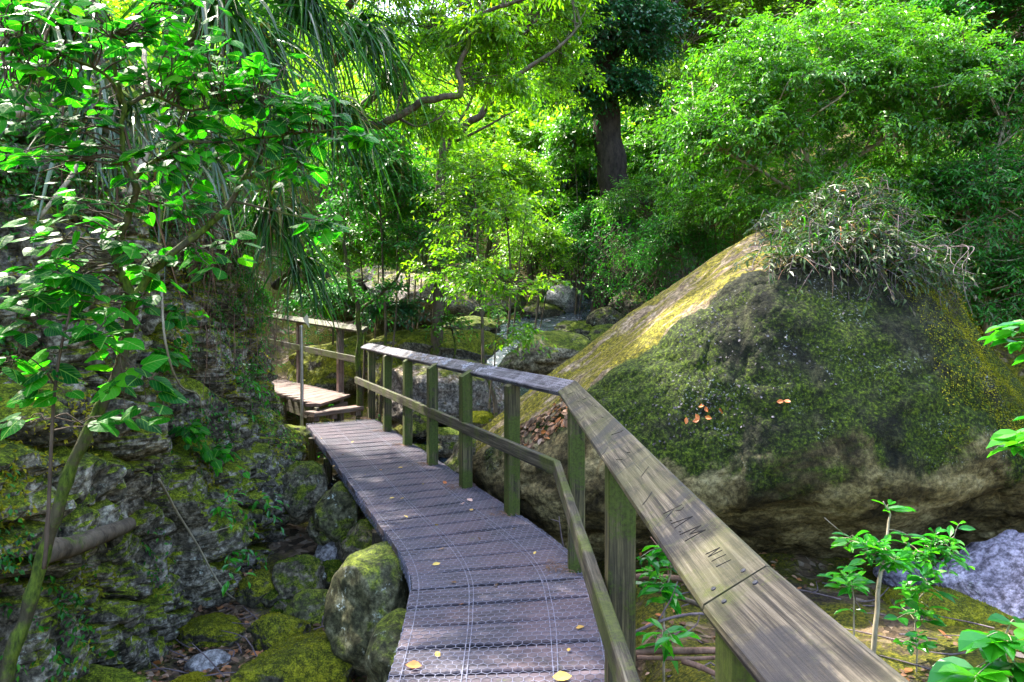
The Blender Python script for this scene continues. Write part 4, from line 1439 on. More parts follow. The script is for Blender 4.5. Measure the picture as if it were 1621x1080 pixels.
def disc(mb, c, up, r, h=.002, n=10):
    a = unit(np.cross(up, [.3, .9, .1]))
    b = np.cross(up, a)
    an = np.arange(n) * 2 * math.pi / n
    ring = np.cos(an)[:, None] * a + np.sin(an)[:, None] * b
    V = np.vstack([c + ring * r - up * .003, c + ring * r * .92 + up * h, c + up * h * 1.2])
    F4 = [(k_, (k_ + 1) % n, n + (k_ + 1) % n, n + k_) for k_ in range(n)]
    mb.add(V, F4)
    mb.add(V, [(n + k_, n + (k_ + 1) % n, 2 * n) for k_ in range(n)])


for cap, c, rgt, upv in ((cap0, surf(pnj - dn0 * .028), rr, ru), (cap1, surf(pnj + dn1 * .028), rr, ru), (cap1, surf(pnc - dn1 * .05), rr, ru), (cap2, pnc + dn2 * .06 - np.array([0, 0, .0225]) + ru2 * .0225, rr2, ru2)):
    for s in (-.035, .03):
        mb = MB()
        disc(mb, c + rgt * s, upv, .0055)
        mb.build('nail_head', M_nail, cap)

# ------------------------------------------------------------------ step, landing, its handrail, the steel pole
step = thing('wooden_step', 'thick wooden step between the boardwalk and the landing', 'step', (-2.7, 10.6, 0))
mb = MB()
sa, sb = np.array([-2.97, 10.22, .085]), np.array([-2.36, 10.92, .085])
sd = unit(sb - sa)
sn = np.cross(sd, Z3)
sn = sn if sn[1] < 0 else -sn
sweep(mb, [sa - sn * .12, sb - sn * .12], [sn * 1.1, sn * .8], [Z3, Z3], .26, .07, 16, .012, .004, 31, .4)
mb.build('tread', M_landing, step)
for s in (.08, .42, .9):
    mb = MB()
    p = sa + (sb - sa) * s - sn * .12
    sweep(mb, [(p[0], p[1], -.02), (p[0], p[1], .052)], [sd] * 2, [sn] * 2, .09, .18, 4, .004, .001, 33, s)
    mb.build('support_block', M_landing, step)

land = thing('wooden_landing', 'raised landing of bare reddish boards turning behind the cliff', 'landing', (-3.3, 11.6, 0))
zl = .22
A, B, C2, D2 = np.array([-2.97, 10.35]), np.array([-2.78, 11.62]), np.array([-4.75, 14.3]), np.array([-5.45, 13.9])
npl = 13
for k_ in range(1):
    mb = MB()
    for q in range(npl):
        a0, a1 = q / npl, (q + 1) / npl
        e0 = A + (D2 - A) * (a0 + a1) / 2
        e1_ = B + (C2 - B) * (a0 + a1) / 2
        w_ = np.linalg.norm(D2 - A) / npl
        dd = unit(D2 - A)
        pr = unit(np.array([e1_[0] - e0[0], e1_[1] - e0[1], 0]))
        rt = np.cross(pr, Z3)
        w_ = w_ * abs(np.dot(np.r_[dd, 0], rt)) - .012
        w1_ = np.linalg.norm(C2 - B) / npl * abs(np.dot(np.r_[unit(C2 - B), 0], rt)) - .012
        if q == 0:
            w_ += .03
        sweep(mb, [(*e0, zl - .0225), (*e1_, zl - .0225)], [rt, rt * w1_ / w_], [Z3, Z3], w_, .045, 12, .006, .002, 40 + q, (q * .37) % 1)
    mb.build('boards', M_landing, land)
for (p, q, nm) in ((A, A + (D2 - A) * .16, 'fascia'), (A + (D2 - A) * .165, D2, 'fascia'), (A, B, 'front_riser')):
    mb = MB()
    dd = unit(np.r_[q - p, 0])
    nrm_ = np.cross(dd, Z3)
    inn = np.r_[(A + B + C2 + D2) / 4 - (p + q) / 2, 0]
    if np.dot(nrm_, inn) < 0:
        nrm_ = -nrm_
    o_ = nrm_ * .035
    sweep(mb, [np.r_[p, zl - .045 - .115] + o_ + dd * .02, np.r_[q, zl - .045 - .115] + o_ - dd * .02], [nrm_] * 2, [Z3] * 2, .045, .22 if nm == 'fascia' else .10, 10, .004, .002, 51, .6)
    mb.build(nm, M_landing if nm == 'front_riser' else M_rail, land)
for p in (A + (D2 - A) * .03, A + (D2 - A) * .35, B + (A - B) * .08 - [.1, 0]):
    mb = MB()
    sweep(mb, [(p[0] - .08, p[1] + .12, float(zg(p[0], p[1])) - .3), (p[0] - .08, p[1] + .12, zl - .05)], [(1, 0, 0)] * 2, [(0, 1, 0)] * 2, .09, .09, 6, .004, .001, 52, .2)
    mb.build('leg', M_joist, land)

urail = thing('timber_handrail', 'short higher handrail on two posts guarding the raised landing', 'handrail', (-3.6, 12.6, zl))
ua, ub = np.array([-2.42, 11.22, 1.335]), np.array([-5.3, 15.0, 1.56])
ud = unit(ub - ua)
uo = capframe(ud)
mb = MB()
sweep(mb, [ua, ub], [uo * math.cos(TA) + Z3 * math.sin(TA)] * 2, [-uo * math.sin(TA) + Z3 * math.cos(TA)] * 2, .15, .045, 30, .006, .003, 61, .45)
mb.build('cap_rail', M_rail, urail)
mb = MB()
sweep(mb, [ua + [-.10, .02, -.50], ub + [-.05, 0, -.56]], [uo] * 2, [Z3] * 2, .046, .11, 30, .005, .002, 62, .15)
mb.build('middle_rail', M_rail, urail)
for s in (.235, .66):
    p = ua + (ub - ua) * s + uo * .05
    mb = MB()
    sweep(mb, [(p[0], p[1], -.3), (p[0], p[1], p[2] - .035)], [uo] * 2, [np.cross(uo, Z3)] * 2, .10, .10, 8, .005, .002, 63, s)
    mb.build('post', M_landing, urail)

mb = MB()
pp = P(478, 600, 10.75)
tube(mb, [(pp[0], pp[1], -.75), (pp[0], pp[1], .5), (pp[0] - .01, pp[1], 1.40)], .026, 12)
pole = thing('steel_pole', 'plain upright galvanised steel pole beside the landing', 'pole', (pp[0], pp[1], -.7))
mb.build('shaft', M_steel, pole)
mb = MB()
disc(mb, np.array([pp[0] - .01, pp[1], 1.40]), Z3, .029, .012, 12)
mb.build('end_cap', M_steel, pole)

wp = P(487, 506, 12.0)
V = np.array([(-.09, 0, .02), (0, -.03, .09), (.03, 0, -.15), (.0, .04, .04)])
V = np.vstack([V, V + [0, .006, 0]]) + wp
mb = MB()
mb.add(V, [(0, 2, 1), (0, 3, 2), (0, 1, 3), (1, 2, 3), (4, 5, 6), (4, 6, 7), (5, 7, 6)])
tag(mb.build('sign_sheet', M_white, origin=wp), 'small folded white sheet hanging under the landing handrail', 'sheet')


# ------------------------------------------------------------------ trees
def grow(limbs, tgt, g, mb, r0=.02, sag=.0, sides=5, wob=.06):
    """thin branches from the nearest limb to each target point"""
    P0 = np.vstack([l for l in limbs])
    for t in tgt:
        d = np.linalg.norm(P0 - t, axis=1) + .8 * np.maximum(0, P0[:, 2] - t[2])
        k = int(np.argmin(d + g.uniform(0, .3, len(d)) * d.min()))
        a = P0[k]
        L = np.linalg.norm(t - a)
        if L < .05:
            continue
        mid = a * .55 + t * .45 + g.normal(0, .10, 3) * L + np.array([0, 0, .10 * L])
        q = np.array([a, a * .8 + mid * .2 + g.normal(0, .02, 3) * L, mid, mid * .4 + t * .6 + g.normal(0, wob, 3) * L, t])
        tube(mb, q, np.linspace(r0 * (.5 + .4 * L), r0 * .28, 5), sides, None, 0, False, 3)


def tree(name, label, limbs, crowns, leaf, bark, seed, cat='tree', group=None, twigs=12, tlen=.45, L=9, lsize=.085, tmpl=None, br=.018, droop=.35, twr=.004, flat=.6, ldroop=.35, thin=.42):
    """limbs: list of (points, r0, r1); crowns: list of (centre, radii, clump count)"""
    g = rng(seed)
    tmpl = tmpl or T_simple()
    base = np.asarray(limbs[0][0][0], float)
    t = thing(name, label, cat, base, group)
    mb = MB()
    samples = []
    for pts, r0, r1 in limbs:
        pts = np.asarray(pts, float)
        n = len(pts)
        rr_ = np.linspace(r0, r1, n)
        if r0 > .03:
            rr_[0] *= 1.35
        tube(mb, pts, rr_, 9 if r0 > .04 else 6, None, 0, True, 6, r0 * (.25 if r0 > .2 else .6), seed)
        samples.append(crom(pts, 8)[3:])
    mb.build('trunk', bark, t, smooth=True)
    cl, co = [], []
    for c, r, n in crowns:
        r = np.asarray(r, float)
        d = unit(g.normal(0, 1, (n, 3)))
        d[:, 2] = np.where(d[:, 2] < -.35, -d[:, 2] * .8, d[:, 2])
        rad = g.uniform(thin ** 3, 1, n) ** (1 / 3)
        lump = 1 + .22 * vnoise(d * 2.2 + seed, seed)
        q = np.asarray(c) + d * r * (rad * lump)[:, None]
        cl.append(q)
        co.append(unit(d * np.array([1, 1, .6])))
    cl, co = np.vstack(cl), np.vstack(co)
    mb = MB()
    sel = g.choice(len(cl), min(len(cl), 150), replace=False)
    grow(samples, cl[sel], g, mb, br)
    if mb.n:
        mb.build('branches', bark, t, smooth=True)
    m1, m2 = MB(), MB()
    k = np.repeat(np.arange(len(cl)), twigs)
    dirs = unit(co[k] * .7 + g.normal(0, 1, (len(k), 3)) * np.array([1, 1, flat]) * .85 + np.array([0, 0, .18]))
    bs = cl[k] - dirs * tlen * .25 + g.normal(0, tlen * .2, (len(k), 3)) * np.array([1, 1, .5])
    cr = np.clip(g.uniform(0, 1, len(cl))[k] * .6 + g.uniform(0, .4, len(k)), 0, 1)
    sprays(m1, m2, bs, dirs, tlen, L, lsize, tmpl, g, droop, .9, ldroop, twr, .55, cr)
    m1.build('crown', leaf, t)
    m2.build('twigs', M_twig, t)
    return t


def E(px, py, d, rx, ry, n, rz=None):
    """ellipsoid of clumps from pixels"""
    s = d / FOC
    return (P(px, py, d), (rx * s, (rz if rz else (rx + ry) * .5 * s), ry * s), n)


def pl(*q):
    return np.array([P(*a) for a in q])


def foot(px, d, dy=0.0):
    """point on the ground below pixel column px at depth d"""
    x = (px - 810.5) * d / FOC
    return np.array([x, d, float(zg(x, d)) + dy])


def stem(px, d, *rest):
    return np.vstack([foot(px, d, -.15)[None], pl(*rest)])


LAN = T_simple(.17, .05, .14)
OVA = T_simple(.26, .05, .12)
OV8 = T_oval(.25, .16)

# bright tree behind the boulder on the right
tree('broadleaf_tree', 'large bright sunlit glossy leaved tree spreading behind the giant boulder',
     [(stem(1330, 10.8, (1325, 420, 10.6), (1290, 300, 10.4), (1270, 180, 10.4), (1300, 70, 10.4)), .09, .02),
      (pl((1300, 330, 10.4), (1220, 280, 10.0), (1150, 240, 9.9), (1090, 180, 10.0)), .035, .01),
      (pl((1290, 300, 10.4), (1380, 230, 10.2), (1470, 190, 10.2), (1540, 130, 10.4)), .04, .01)],
     [E(1290, 190, 10.3, 220, 150, 250), E(1165, 250, 9.8, 120, 120, 100), E(1470, 210, 10.2, 170, 160, 170), E(1340, 75, 10.8, 170, 60, 80), E(1330, 330, 9.9, 220, 60, 90)],
     M_leaf_bright, M_bark_pale, 101, twigs=13, tlen=.36, L=10, lsize=.078, tmpl=T_simple(.21, .06, .2), twr=.003)
tree('broadleaf_tree', 'deep green shaded tree at the right edge beyond the boulder shoulder',
     [(stem(1570, 9.2, (1560, 440, 9.2), (1570, 320, 9.2), (1590, 200, 9.2)), .06, .015), (stem(1515, 9.0, (1515, 470, 9), (1525, 380, 9), (1540, 300, 9.1)), .025, .01)],
     [E(1565, 340, 9.2, 110, 110, 130), E(1600, 470, 8.8, 80, 90, 80), E(1600, 200, 9.6, 80, 110, 70)],
     M_leaf_mid, M_bark_pale, 102, twigs=12, tlen=.35, L=9, lsize=.08, tmpl=LAN)
# the big dark tree
tree('tall_dark_tree', 'tall dark tree with a thick fissured trunk hung with blue green foliage',
     [(np.vstack([foot(975, 16.5, -.3)[None], pl((972, 330, 16.4), (968, 270, 16.3), (962, 200, 16.2), (958, 120, 16.2), (952, 20, 16.2), (948, -120, 16.4), (940, -300, 16.6))]), .42, .22),
      (pl((958, 110, 16.2), (1000, 60, 15.9), (1050, 20, 15.8), (1090, -20, 15.8)), .09, .03),
      (pl((955, 100, 16.2), (915, 62, 15.6), (890, 70, 15.4)), .07, .02)],
     [E(955, 70, 15.6, 95, 80, 120), E(898, 150, 15.2, 52, 55, 60), E(985, 145, 15.5, 50, 40, 50), E(1010, 60, 15.6, 70, 70, 60), E(930, -60, 16, 130, 90, 110), E(900, 30, 15.6, 50, 50, 35)],
     M_leaf_dark, M_bark_dark, 103, twigs=12, tlen=.5, L=9, lsize=.10, tmpl=OVA, br=.03)
# yellow green tree in the middle with visible limbs
tree('leaning_tree', 'sunlit yellow green tree with forked leaning limbs in the middle distance',
     [(np.vstack([foot(690, 12.2, -.2)[None], pl((700, 250, 12.0), (735, 205, 11.9), (765, 180, 11.8), (800, 135, 11.8), (835, 105, 11.8), (880, 75, 11.9), (920, 40, 12))]), .09, .018),
      (pl((722, 225, 12), (760, 205, 11.7), (790, 190, 11.6), (822, 172, 11.6)), .03, .008),
      (pl((770, 176, 11.8), (775, 155, 11.8), (800, 95, 12), (840, 40, 12.2)), .03, .008),
      (pl((705, 245, 12), (718, 205, 12.2), (742, 170, 12.3), (760, 120, 12.3)), .04, .01)],
     [E(800, 40, 12.6, 130, 80, 110), E(720, 110, 12.8, 100, 90, 90), E(860, 130, 13.2, 70, 80, 60), E(880, 0, 13, 70, 60, 40), E(640, -30, 12.8, 120, 60, 40)],
     M_leaf_yellow, M_bark, 104, twigs=10, tlen=.48, L=9, lsize=.095, tmpl=LAN, br=.014)
# limb that reaches across from the left bank
tree('overhanging_tree', 'tree on the cliff whose long crooked limb reaches right across the upper middle',
     [(np.vstack([[(-3.9, 8.6, 3.2)], pl((548, 188, 8.9), (585, 197, 8.8), (625, 190, 8.7), (662, 166, 8.6), (700, 155, 8.5), (732, 145, 8.5), (728, 110, 8.5), (738, 70, 8.5), (745, 35, 8.5), (790, 12, 8.4), (835, -4, 8.3))]), .06, .02),
      (pl((632, 188, 8.7), (660, 200, 8.6), (690, 190, 8.6), (715, 165, 8.6)), .018, .006),
      (pl((745, 35, 8.5), (780, 45, 8.5), (805, 58, 8.5)), .012, .005),
      (pl((625, 190, 8.7), (640, 130, 8.8), (655, 85, 8.8), (690, 40, 8.9)), .018, .006)],
     [E(770, 75, 8.7, 60, 50, 30), E(665, 60, 9.2, 60, 70, 26), E(790, 130, 8.8, 40, 40, 14), E(690, 200, 9.0, 50, 30, 10), E(780, -50, 8.9, 160, 50, 40)],
     M_leaf_yellow, M_bark, 105, twigs=8, tlen=.34, L=8, lsize=.11, tmpl=LAN, br=.010, ldroop=.8)
# bright understorey in the middle
SH = [
    ('dense bright shrub below the leaning limbs, left of the dark trunk', 690, 330, 13.0, 100, 75, 110, M_leaf_bright, 111, .085, OVA),
    ('pale yellow green shrub right of the dense bright one', 800, 300, 14.2, 80, 75, 90, M_leaf_yellow, 112, .085, OVA),
    ('bluish shrub in the shaded hollow below the dark tree', 900, 300, 18.5, 60, 80, 80, M_leaf_dark, 113, .11, OVA),
    ('bright low shrub right of the dark trunk base', 1030, 330, 14.5, 75, 55, 90, M_leaf_bright, 114, .08, LAN),
    ('rounded green shrub in front of the dark trunk base', 950, 375, 16.0, 70, 60, 80, M_leaf_mid, 115, .085, LAN),
    ('fresh green shrub against the top left edge of the giant boulder', 1075, 395, 12.4, 60, 55, 70, M_leaf_mid, 116, .075, LAN),
    ('light green bush low beside the stream pool', 845, 400, 15.5, 60, 55, 70, M_leaf_yellow, 117, .075, OVA),
    ('mid green shrub on the left bank behind the strap leaved clumps', 600, 300, 11.6, 60, 110, 100, M_leaf_mid, 118, .09, OVA),
    ('low leafy shrub between the landing and the brown rock shelf', 640, 392, 13.6, 60, 35, 34, M_leaf_bright, 119, .08, OVA),
    ('blue green low plant mass above the end of the handrail', 622, 492, 12.6, 36, 20, 18, M_leaf_dark, 120, .085, OVA),
    ('shaded shrub behind the two landing posts', 520, 480, 14.6, 60, 36, 46, M_leaf_mid, 121, .08, OVA),
    ('yellowish shrub high on the slope right of the dark trunk', 1080, 170, 17.5, 70, 70, 80, M_leaf_olive, 122, .10, LAN),
    ('green sapling thicket on the bank above the pale grey boulder', 905, 400, 19.0, 50, 50, 60, M_leaf_mid, 123, .10, LAN),
    ('sunny pale shrub at the foot of the far glowing tree', 860, 250, 20.0, 70, 70, 80, M_leaf_yellow, 124, .11, OVA),
    ('sunny green shrub between the dark trunk and the bright tree', 1045, 260, 17.0, 60, 70, 80, M_leaf_bright, 125, .10, OVA),
    ('lime green bush right behind the low bright shrub and the dark trunk', 1010, 220, 20.0, 60, 90, 80, M_leaf_yellow, 126, .12, OVA),
    ('light shrub filling the left bank above the landing', 570, 400, 12.6, 60, 50, 60, M_leaf_bright, 127, .085, OVA),
    ('leafy shrub spilling over the stream bank right of the middle sapling', 870, 350, 17.5, 60, 50, 70, M_leaf_bright, 128, .10, OVA),
    ('lime shrub under the crooked limb between the leaning limbs and the dense bright shrub', 640, 210, 14.5, 80, 70, 90, M_leaf_yellow, 181, .10, OVA),
    ('bright shrub directly left of the dark trunk base', 910, 240, 16.8, 50, 60, 70, M_leaf_bright, 182, .10, OVA),
    ('bright bank shrub between the vine tangle and the fresh green shrub', 1030, 400, 14.9, 60, 40, 60, M_leaf_bright, 183, .08, LAN),
    ('sunny shrub filling the gap below the left side of the bright tree', 1130, 340, 11.8, 70, 50, 70, M_leaf_bright, 184, .08, LAN),
    ('bright shrub under the right side of the bright tree behind the boulder top', 1440, 350, 10.2, 80, 50, 80, M_leaf_bright, 185, .075, LAN),
    ('bright shrub on the right slope beyond the shaded right edge tree', 1590, 330, 11.5, 80, 60, 80, M_leaf_bright, 186, .08, LAN),
    ('low shrub on the right slope just above the shoulder of the giant boulder', 1530, 430, 10.8, 70, 45, 70, M_leaf_mid, 187, .08, LAN),
    ('shrub at the right picture edge level with the boulder shoulder', 1620, 480, 9.6, 60, 60, 60, M_leaf_mid, 188, .08, LAN),
    ('sunny shrub deep behind the right side of the bright tree', 1500, 290, 13.5, 120, 70, 90, M_leaf_bright, 189, .09, LAN),
]
for lab, px, py, d, rx, ry, n, mat, sd, ls_, tm in SH:
    f = foot(px, d, -.1)
    top = P(px, py, d)
    tree('shrub', lab, [(np.array([f, f * .5 + top * .5 + [.1, 0, 0], top]), .03, .012), (np.array([f + [.1, .1, 0], f * .4 + top * .6 + [.3, 0, 0], top + [rx * d / FOC * .5, 0, .1]]), .02, .008)],
         [E(px, py, d, rx, ry, n)], mat, M_bark, sd, 'shrub', 'understorey shrubs', 10, .40, 9, ls_, tm, .012)
# upper slopes
UP = [
    ('olive leaved tree at the top edge left of the bright tree', 1090, 40, 19.0, 130, 90, 130, M_leaf_olive, 131),
    ('olive tree on the top right slope above the bright tree', 1290, -20, 18.5, 150, 70, 120, M_leaf_olive, 132),
    ('dark tree in the top right corner of the slope', 1570, 40, 15.0, 130, 110, 150, M_leaf_mid, 133),
    ('dull green tree behind the right side of the bright tree', 1440, 60, 17.0, 110, 80, 110, M_leaf_olive, 134),
    ('sunlit far tree glowing between the leaning tree and the dark tree', 880, 170, 24.0, 70, 110, 120, M_leaf_far, 135),
    ('mid green tree on the far slope right of the dark trunk', 1060, 230, 19.0, 80, 80, 100, M_leaf_mid, 136),
    ('pale sunlit tree high on the slope just right of the dark tree crown', 1080, 100, 21.0, 80, 80, 110, M_leaf_far, 138),
    ('green tree at the top edge between the dark tree and the olive tree', 1190, 10, 23.0, 90, 70, 110, M_leaf_far, 139),
    ('broad sunlit tree closing the valley head above the glowing tree', 870, 20, 28.0, 110, 100, 140, M_leaf_far, 140),
    ('far bright tree standing at the head of the valley', 790, 220, 22.0, 90, 90, 110, M_leaf_far, 137),
]
for lab, px, py, d, rx, ry, n, mat, sd in UP:
    f = foot(px, d, -.3)
    top = P(px, py - ry * .3, d)
    tree('hillside_tree', lab, [(np.array([f, f * .6 + top * .4 + [.25, 0, 0], f * .25 + top * .75 - [.2, 0, 0], top]), .14, .03)], [E(px, py, d, rx, ry, n)], mat, M_bark, sd, 'tree', 'trees on the valley slopes', 11, .6, 9, .13, OVA, .02)

# wiry leafless vine tangle over the dark rocks
g = rng(140)
t = thing('vine_tangle', 'grey brown tangle of bare vines draped over the dark rocks by the stream', 'vine', foot(1020, 13.6), None)
mb, m2 = MB(), MB()
for k in range(150):
    a = P(g.uniform(940, 1085), g.uniform(350, 440), g.uniform(13.0, 14.4))
    q = [a]
    v = np.array([g.normal(0, .5), g.normal(0, .3), -.4])
    for _ in range(6):
        v = v * .6 + np.array([g.normal(0, .35), g.normal(0, .25), g.uniform(-.55, .15)])
        q.append(q[-1] + v * .28)
    tube(mb, q, np.linspace(.007, .003, 7), 4, None, 0, False, 3)
mb.build('stems', M_twig, t, smooth=True)
nb = 620
bs = np.array([P(g.uniform(930, 1095), g.uniform(350, 470), g.uniform(13.0, 14.4)) for _ in range(nb)])
m1 = MB()
sprays(m1, None, bs, g.normal(0, 1, (nb, 3)), .3, 7, .06, OVA, g, .4)
m1.build('leaves', M_leaf_mid, t)

# the slender sapling in front of the stream
tree('sapling', 'slender leafy sapling rising in front of the stream behind the handrail',
     [(stem(790, 8.8, (786, 640, 8.8), (770, 600, 8.8), (763, 560, 8.8), (761, 480, 8.8), (758, 400, 8.8), (752, 320, 8.9), (748, 255, 9)), .032, .008),
      (stem(778, 8.7, (776, 640, 8.7), (783, 570, 8.6), (786, 520, 8.6), (800, 450, 8.6)), .014, .005)],
     [E(765, 360, 8.8, 95, 105, 36), E(800, 470, 8.6, 85, 60, 20), E(720, 440, 8.9, 70, 60, 22), E(830, 540, 8.5, 45, 30, 6), E(740, 280, 9.0, 60, 50, 20)],
     M_leaf_yellow, M_bark, 151, twigs=6, tlen=.30, L=8, lsize=.075, tmpl=OVA, br=.008, twr=.003, thin=.2)
tree('sapling', 'forked mossy sapling standing in the gap between the two handrails',
     [(stem(566, 11.0, (567, 640, 11.0), (567, 560, 11.0), (566, 495, 11.0), (556, 462, 11), (549, 420, 11.1), (545, 370, 11.2), (552, 330, 11.2)), .055, .018),
      (pl((566, 495, 11.0), (590, 475, 10.9), (615, 455, 10.9), (640, 422, 10.9), (665, 370, 11)), .03, .010)],
     [E(560, 360, 11.2, 60, 50, 22), E(650, 380, 11, 45, 45, 14), E(620, 470, 10.9, 35, 30, 7)],
     M_leaf_mid, M_bark_moss, 152, twigs=6, tlen=.32, L=7, lsize=.085, tmpl=OVA, br=.008, thin=.2)
tree('sapling', 'thin bent mossy sapling behind the middle posts beside the slender one',
     [(stem(700, 11.5, (705, 600, 11.5), (720, 550, 11.4), (700, 470, 11.5), (688, 400, 11.6), (700, 330, 11.7)), .022, .008)],
     [E(690, 400, 11.6, 60, 60, 22), E(715, 520, 11.3, 35, 30, 8)], M_leaf_bright, M_bark_moss, 153, twigs=6, tlen=.3, L=7, lsize=.08, tmpl=OVA, br=.008, thin=.2)

# crowns on top of the cliff that lean out over the track
for lab, base, crowns, sd, mat in (
    ('wide unseen canopy tree over the track, added to shade the deck', [(-5.0, 4.6, 3.0), (-4.7, 4.8, 4.6), (-4.2, 5.4, 6.0), (-3.7, 6.4, 6.9), (-3.1, 6.8, 7.3)], [((-3.0, 6.0, 7.3), (.8, 2.6, .7), 90), ((-4.3, 8.6, 7.4), (1.1, 1.6, .7), 70)], 161, M_leaf_mid),  # out of view above; crowns placed to keep sun off deck and handrail
    ('tall cliff top tree whose crown closes the top left above the strap leaves', [(-5.4, 10.6, 4.2), (-5.1, 10.3, 5.8), (-4.4, 10.2, 7.2), (-3.4, 10.3, 8.3)], [((-4.2, 10.0, 8.0), (1.3, 1.3, .9), 40), ((-5.6, 10.6, 7.6), (1.2, 1.2, .9), 30)], 162, M_leaf_bright),
    ):
    b = np.array(base)
    tree('cliff_tree', lab, [(b, .13, .05)], crowns, mat, M_bark, sd, 'tree', 'trees on the cliff top', 10, .5, 9, .11, OVA, .018)

# distant forest: hundreds of crowns on the valley sides read as one mass
g = rng(170)
mb = MB()
sp = []
for k in range(900):
    x, y = g.uniform(-40, 46), g.uniform(19, 62)
    if abs(x) > y * .85 + 4:
        continue
    sp.append((x, y))
for x in range(60):
    sp.append((g.uniform(7.5, 17), g.uniform(9.5, 20)))
for x in range(26):
    sp.append((g.uniform(-14, -7.5), g.uniform(17, 23)))
sp = np.array(sp)[:700]
for x, y in sp:
    z = float(zg(np.array([x]), np.array([y]))[0])
    hgt = g.uniform(3.2, 7.5) if y > 19 else g.uniform(2.5, 5)
    r_ = hgt * g.uniform(.32, .5)
    n = int(20 + 10 * r_)
    c = np.array([x, y, z + hgt * .66])
    d = unit(g.normal(0, 1, (n, 3)))
    d[:, 2] = np.abs(d[:, 2]) * 1.1 - .35
    cc = c + d * np.array([r_, r_, hgt * .36]) * g.uniform(.55, 1.05, (n, 1))
    m = 26
    k = np.repeat(np.arange(n), m)
    q = cc[k] + g.normal(0, .34, (len(k), 3)) * np.array([1, 1, .45])
    ld = d[k] + g.normal(0, .7, (len(k), 3)) + [0, 0, -.3]
    put_leaves(mb, OVA, q, ld, np.array([0, 0, 1.0]) + g.normal(0, .45, (len(k), 3)) + d[k] * .3, g.uniform(.14, .26, len(k)), np.clip(g.uniform(.1, .6) + g.uniform(0, .5, len(k)), 0, 1), int(g.integers(0, 3)))
    tube(mb, [(x, y, z - .3), (x + g.normal(0, .2), y, z + hgt * .4), (x + g.normal(0, .3), y, z + hgt * .8)], [.12, .09, .04], 5, None, 4, False)
fo = mb.build('distant_forest', [M_leaf_far, M_leaf_yellow, M_leaf_far, M_leaf_olive, M_bark])
tag(fo, 'distant mass of sunlit forest covering the valley slopes', kind='stuff')

# leafy undergrowth hiding the soil of the banks
g = rng(171)
mb = MB()
q = np.stack([g.uniform(-16, 20, 16000), g.uniform(7.5, 30, 16000)], 1)
okx = (np.abs(q[:, 0]) < q[:, 1] * .95 + 2)
inb = (q[:, 0] > -1.6) & (q[:, 0] < 5.6) & (q[:, 1] < 8.6)
cliffy = q[:, 0] < np.interp(q[:, 1], [7, 9.6, 12.4, 15, 19, 25], [-1.0, -2.6, -4.6, -6.5, -8.5, -10])
strm = np.abs(q[:, 0] - np.interp(q[:, 1], [8, 11.5, 13.8, 16.3, 19, 24], [-1.5, -.1, -.2, .9, 2.6, 4.2])) < .9
gully = (q[:, 0] > -4.5) & (q[:, 0] < 2.0) & (q[:, 1] > 8) & (q[:, 1] < 17.5)
patch = ~(gully & (vnoise(np.c_[q * 1.9, q[:, :1] * 0], 78) < .35)) & (vnoise(np.c_[q * .8, q[:, :1] * 0], 77) > -.25)
q = q[okx & ~inb & ~cliffy & ~strm & patch][:9000]
z = zg(q[:, 0], q[:, 1])
bs = np.c_[q, z + g.uniform(0, .35, len(q))]
sprays(mb, None, bs, g.normal(0, 1, bs.shape) * [1, 1, .4] + [0, 0, .7], .42, 9, .085, OVA, g, .4)
tag(mb.build('undergrowth', M_leaf_mid), 'low leafy undergrowth carpeting the banks', kind='stuff')


# ------------------------------------------------------------------ strap-leaved clumps hanging from the cliff
SG = 'strap leaved clumps on the cliff'
clumps = [
    (470, 20, 7.4, 1.5, 170, (.5, -.2, .5), 'largest dark strap leaved clump hanging at the top left centre', 0),
    (392, 90, 6.6, 1.3, 150, (.4, -.4, .5), 'strap leaved clump just right of the heart leaved tree crown', 0),
    (560, 60, 8.6, 1.4, 150, (.6, -.1, .4), 'outermost strap leaved clump reaching furthest right over the track', 0),
    (520, 190, 8.2, 1.3, 150, (.6, -.2, .3), 'hanging strap leaved clump in the middle of the cliff edge', 0),
    (425, 215, 7.2, 1.2, 130, (.6, -.3, .4), 'strap leaved clump behind the tips of the heart leaved branch', 0),
    (420, 345, 7.6, 1.15, 150, (.8, -.3, .5), 'arching fountain shaped strap leaved clump above the landing', 0),
    (330, 25, 5.8, 1.2, 120, (.4, -.4, .5), 'strap leaved clump at the top edge left of the largest clump', 0),
    (585, -30, 9.4, 1.5, 130, (.5, -.2, .3), 'strap leaved clump at the top edge beside the crooked limb', 0),
    (180, 190, 4.8, 1.0, 90, (.3, -.6, .4), 'pale streaked strap leaved clump behind the heart leaved tree', 1),
    (290, 235, 5.6, 1.0, 90, (.3, -.5, .4), 'second pale streaked clump lower right of the first pale one', 1),
    (470, 420, 8.3, .8, 80, (.6, -.2, .2), 'small drooping clump low at the cliff corner above the steel pole', 0),
    (610, 130, 9.6, 1.2, 90, (.6, -.1, .2), 'thin clump fringe hanging below the crooked limb', 0),
    (120, 60, 4.6, 1.0, 70, (.2, -.5, .5), 'dim strap leaved clump at the far top left corner', 0),
]
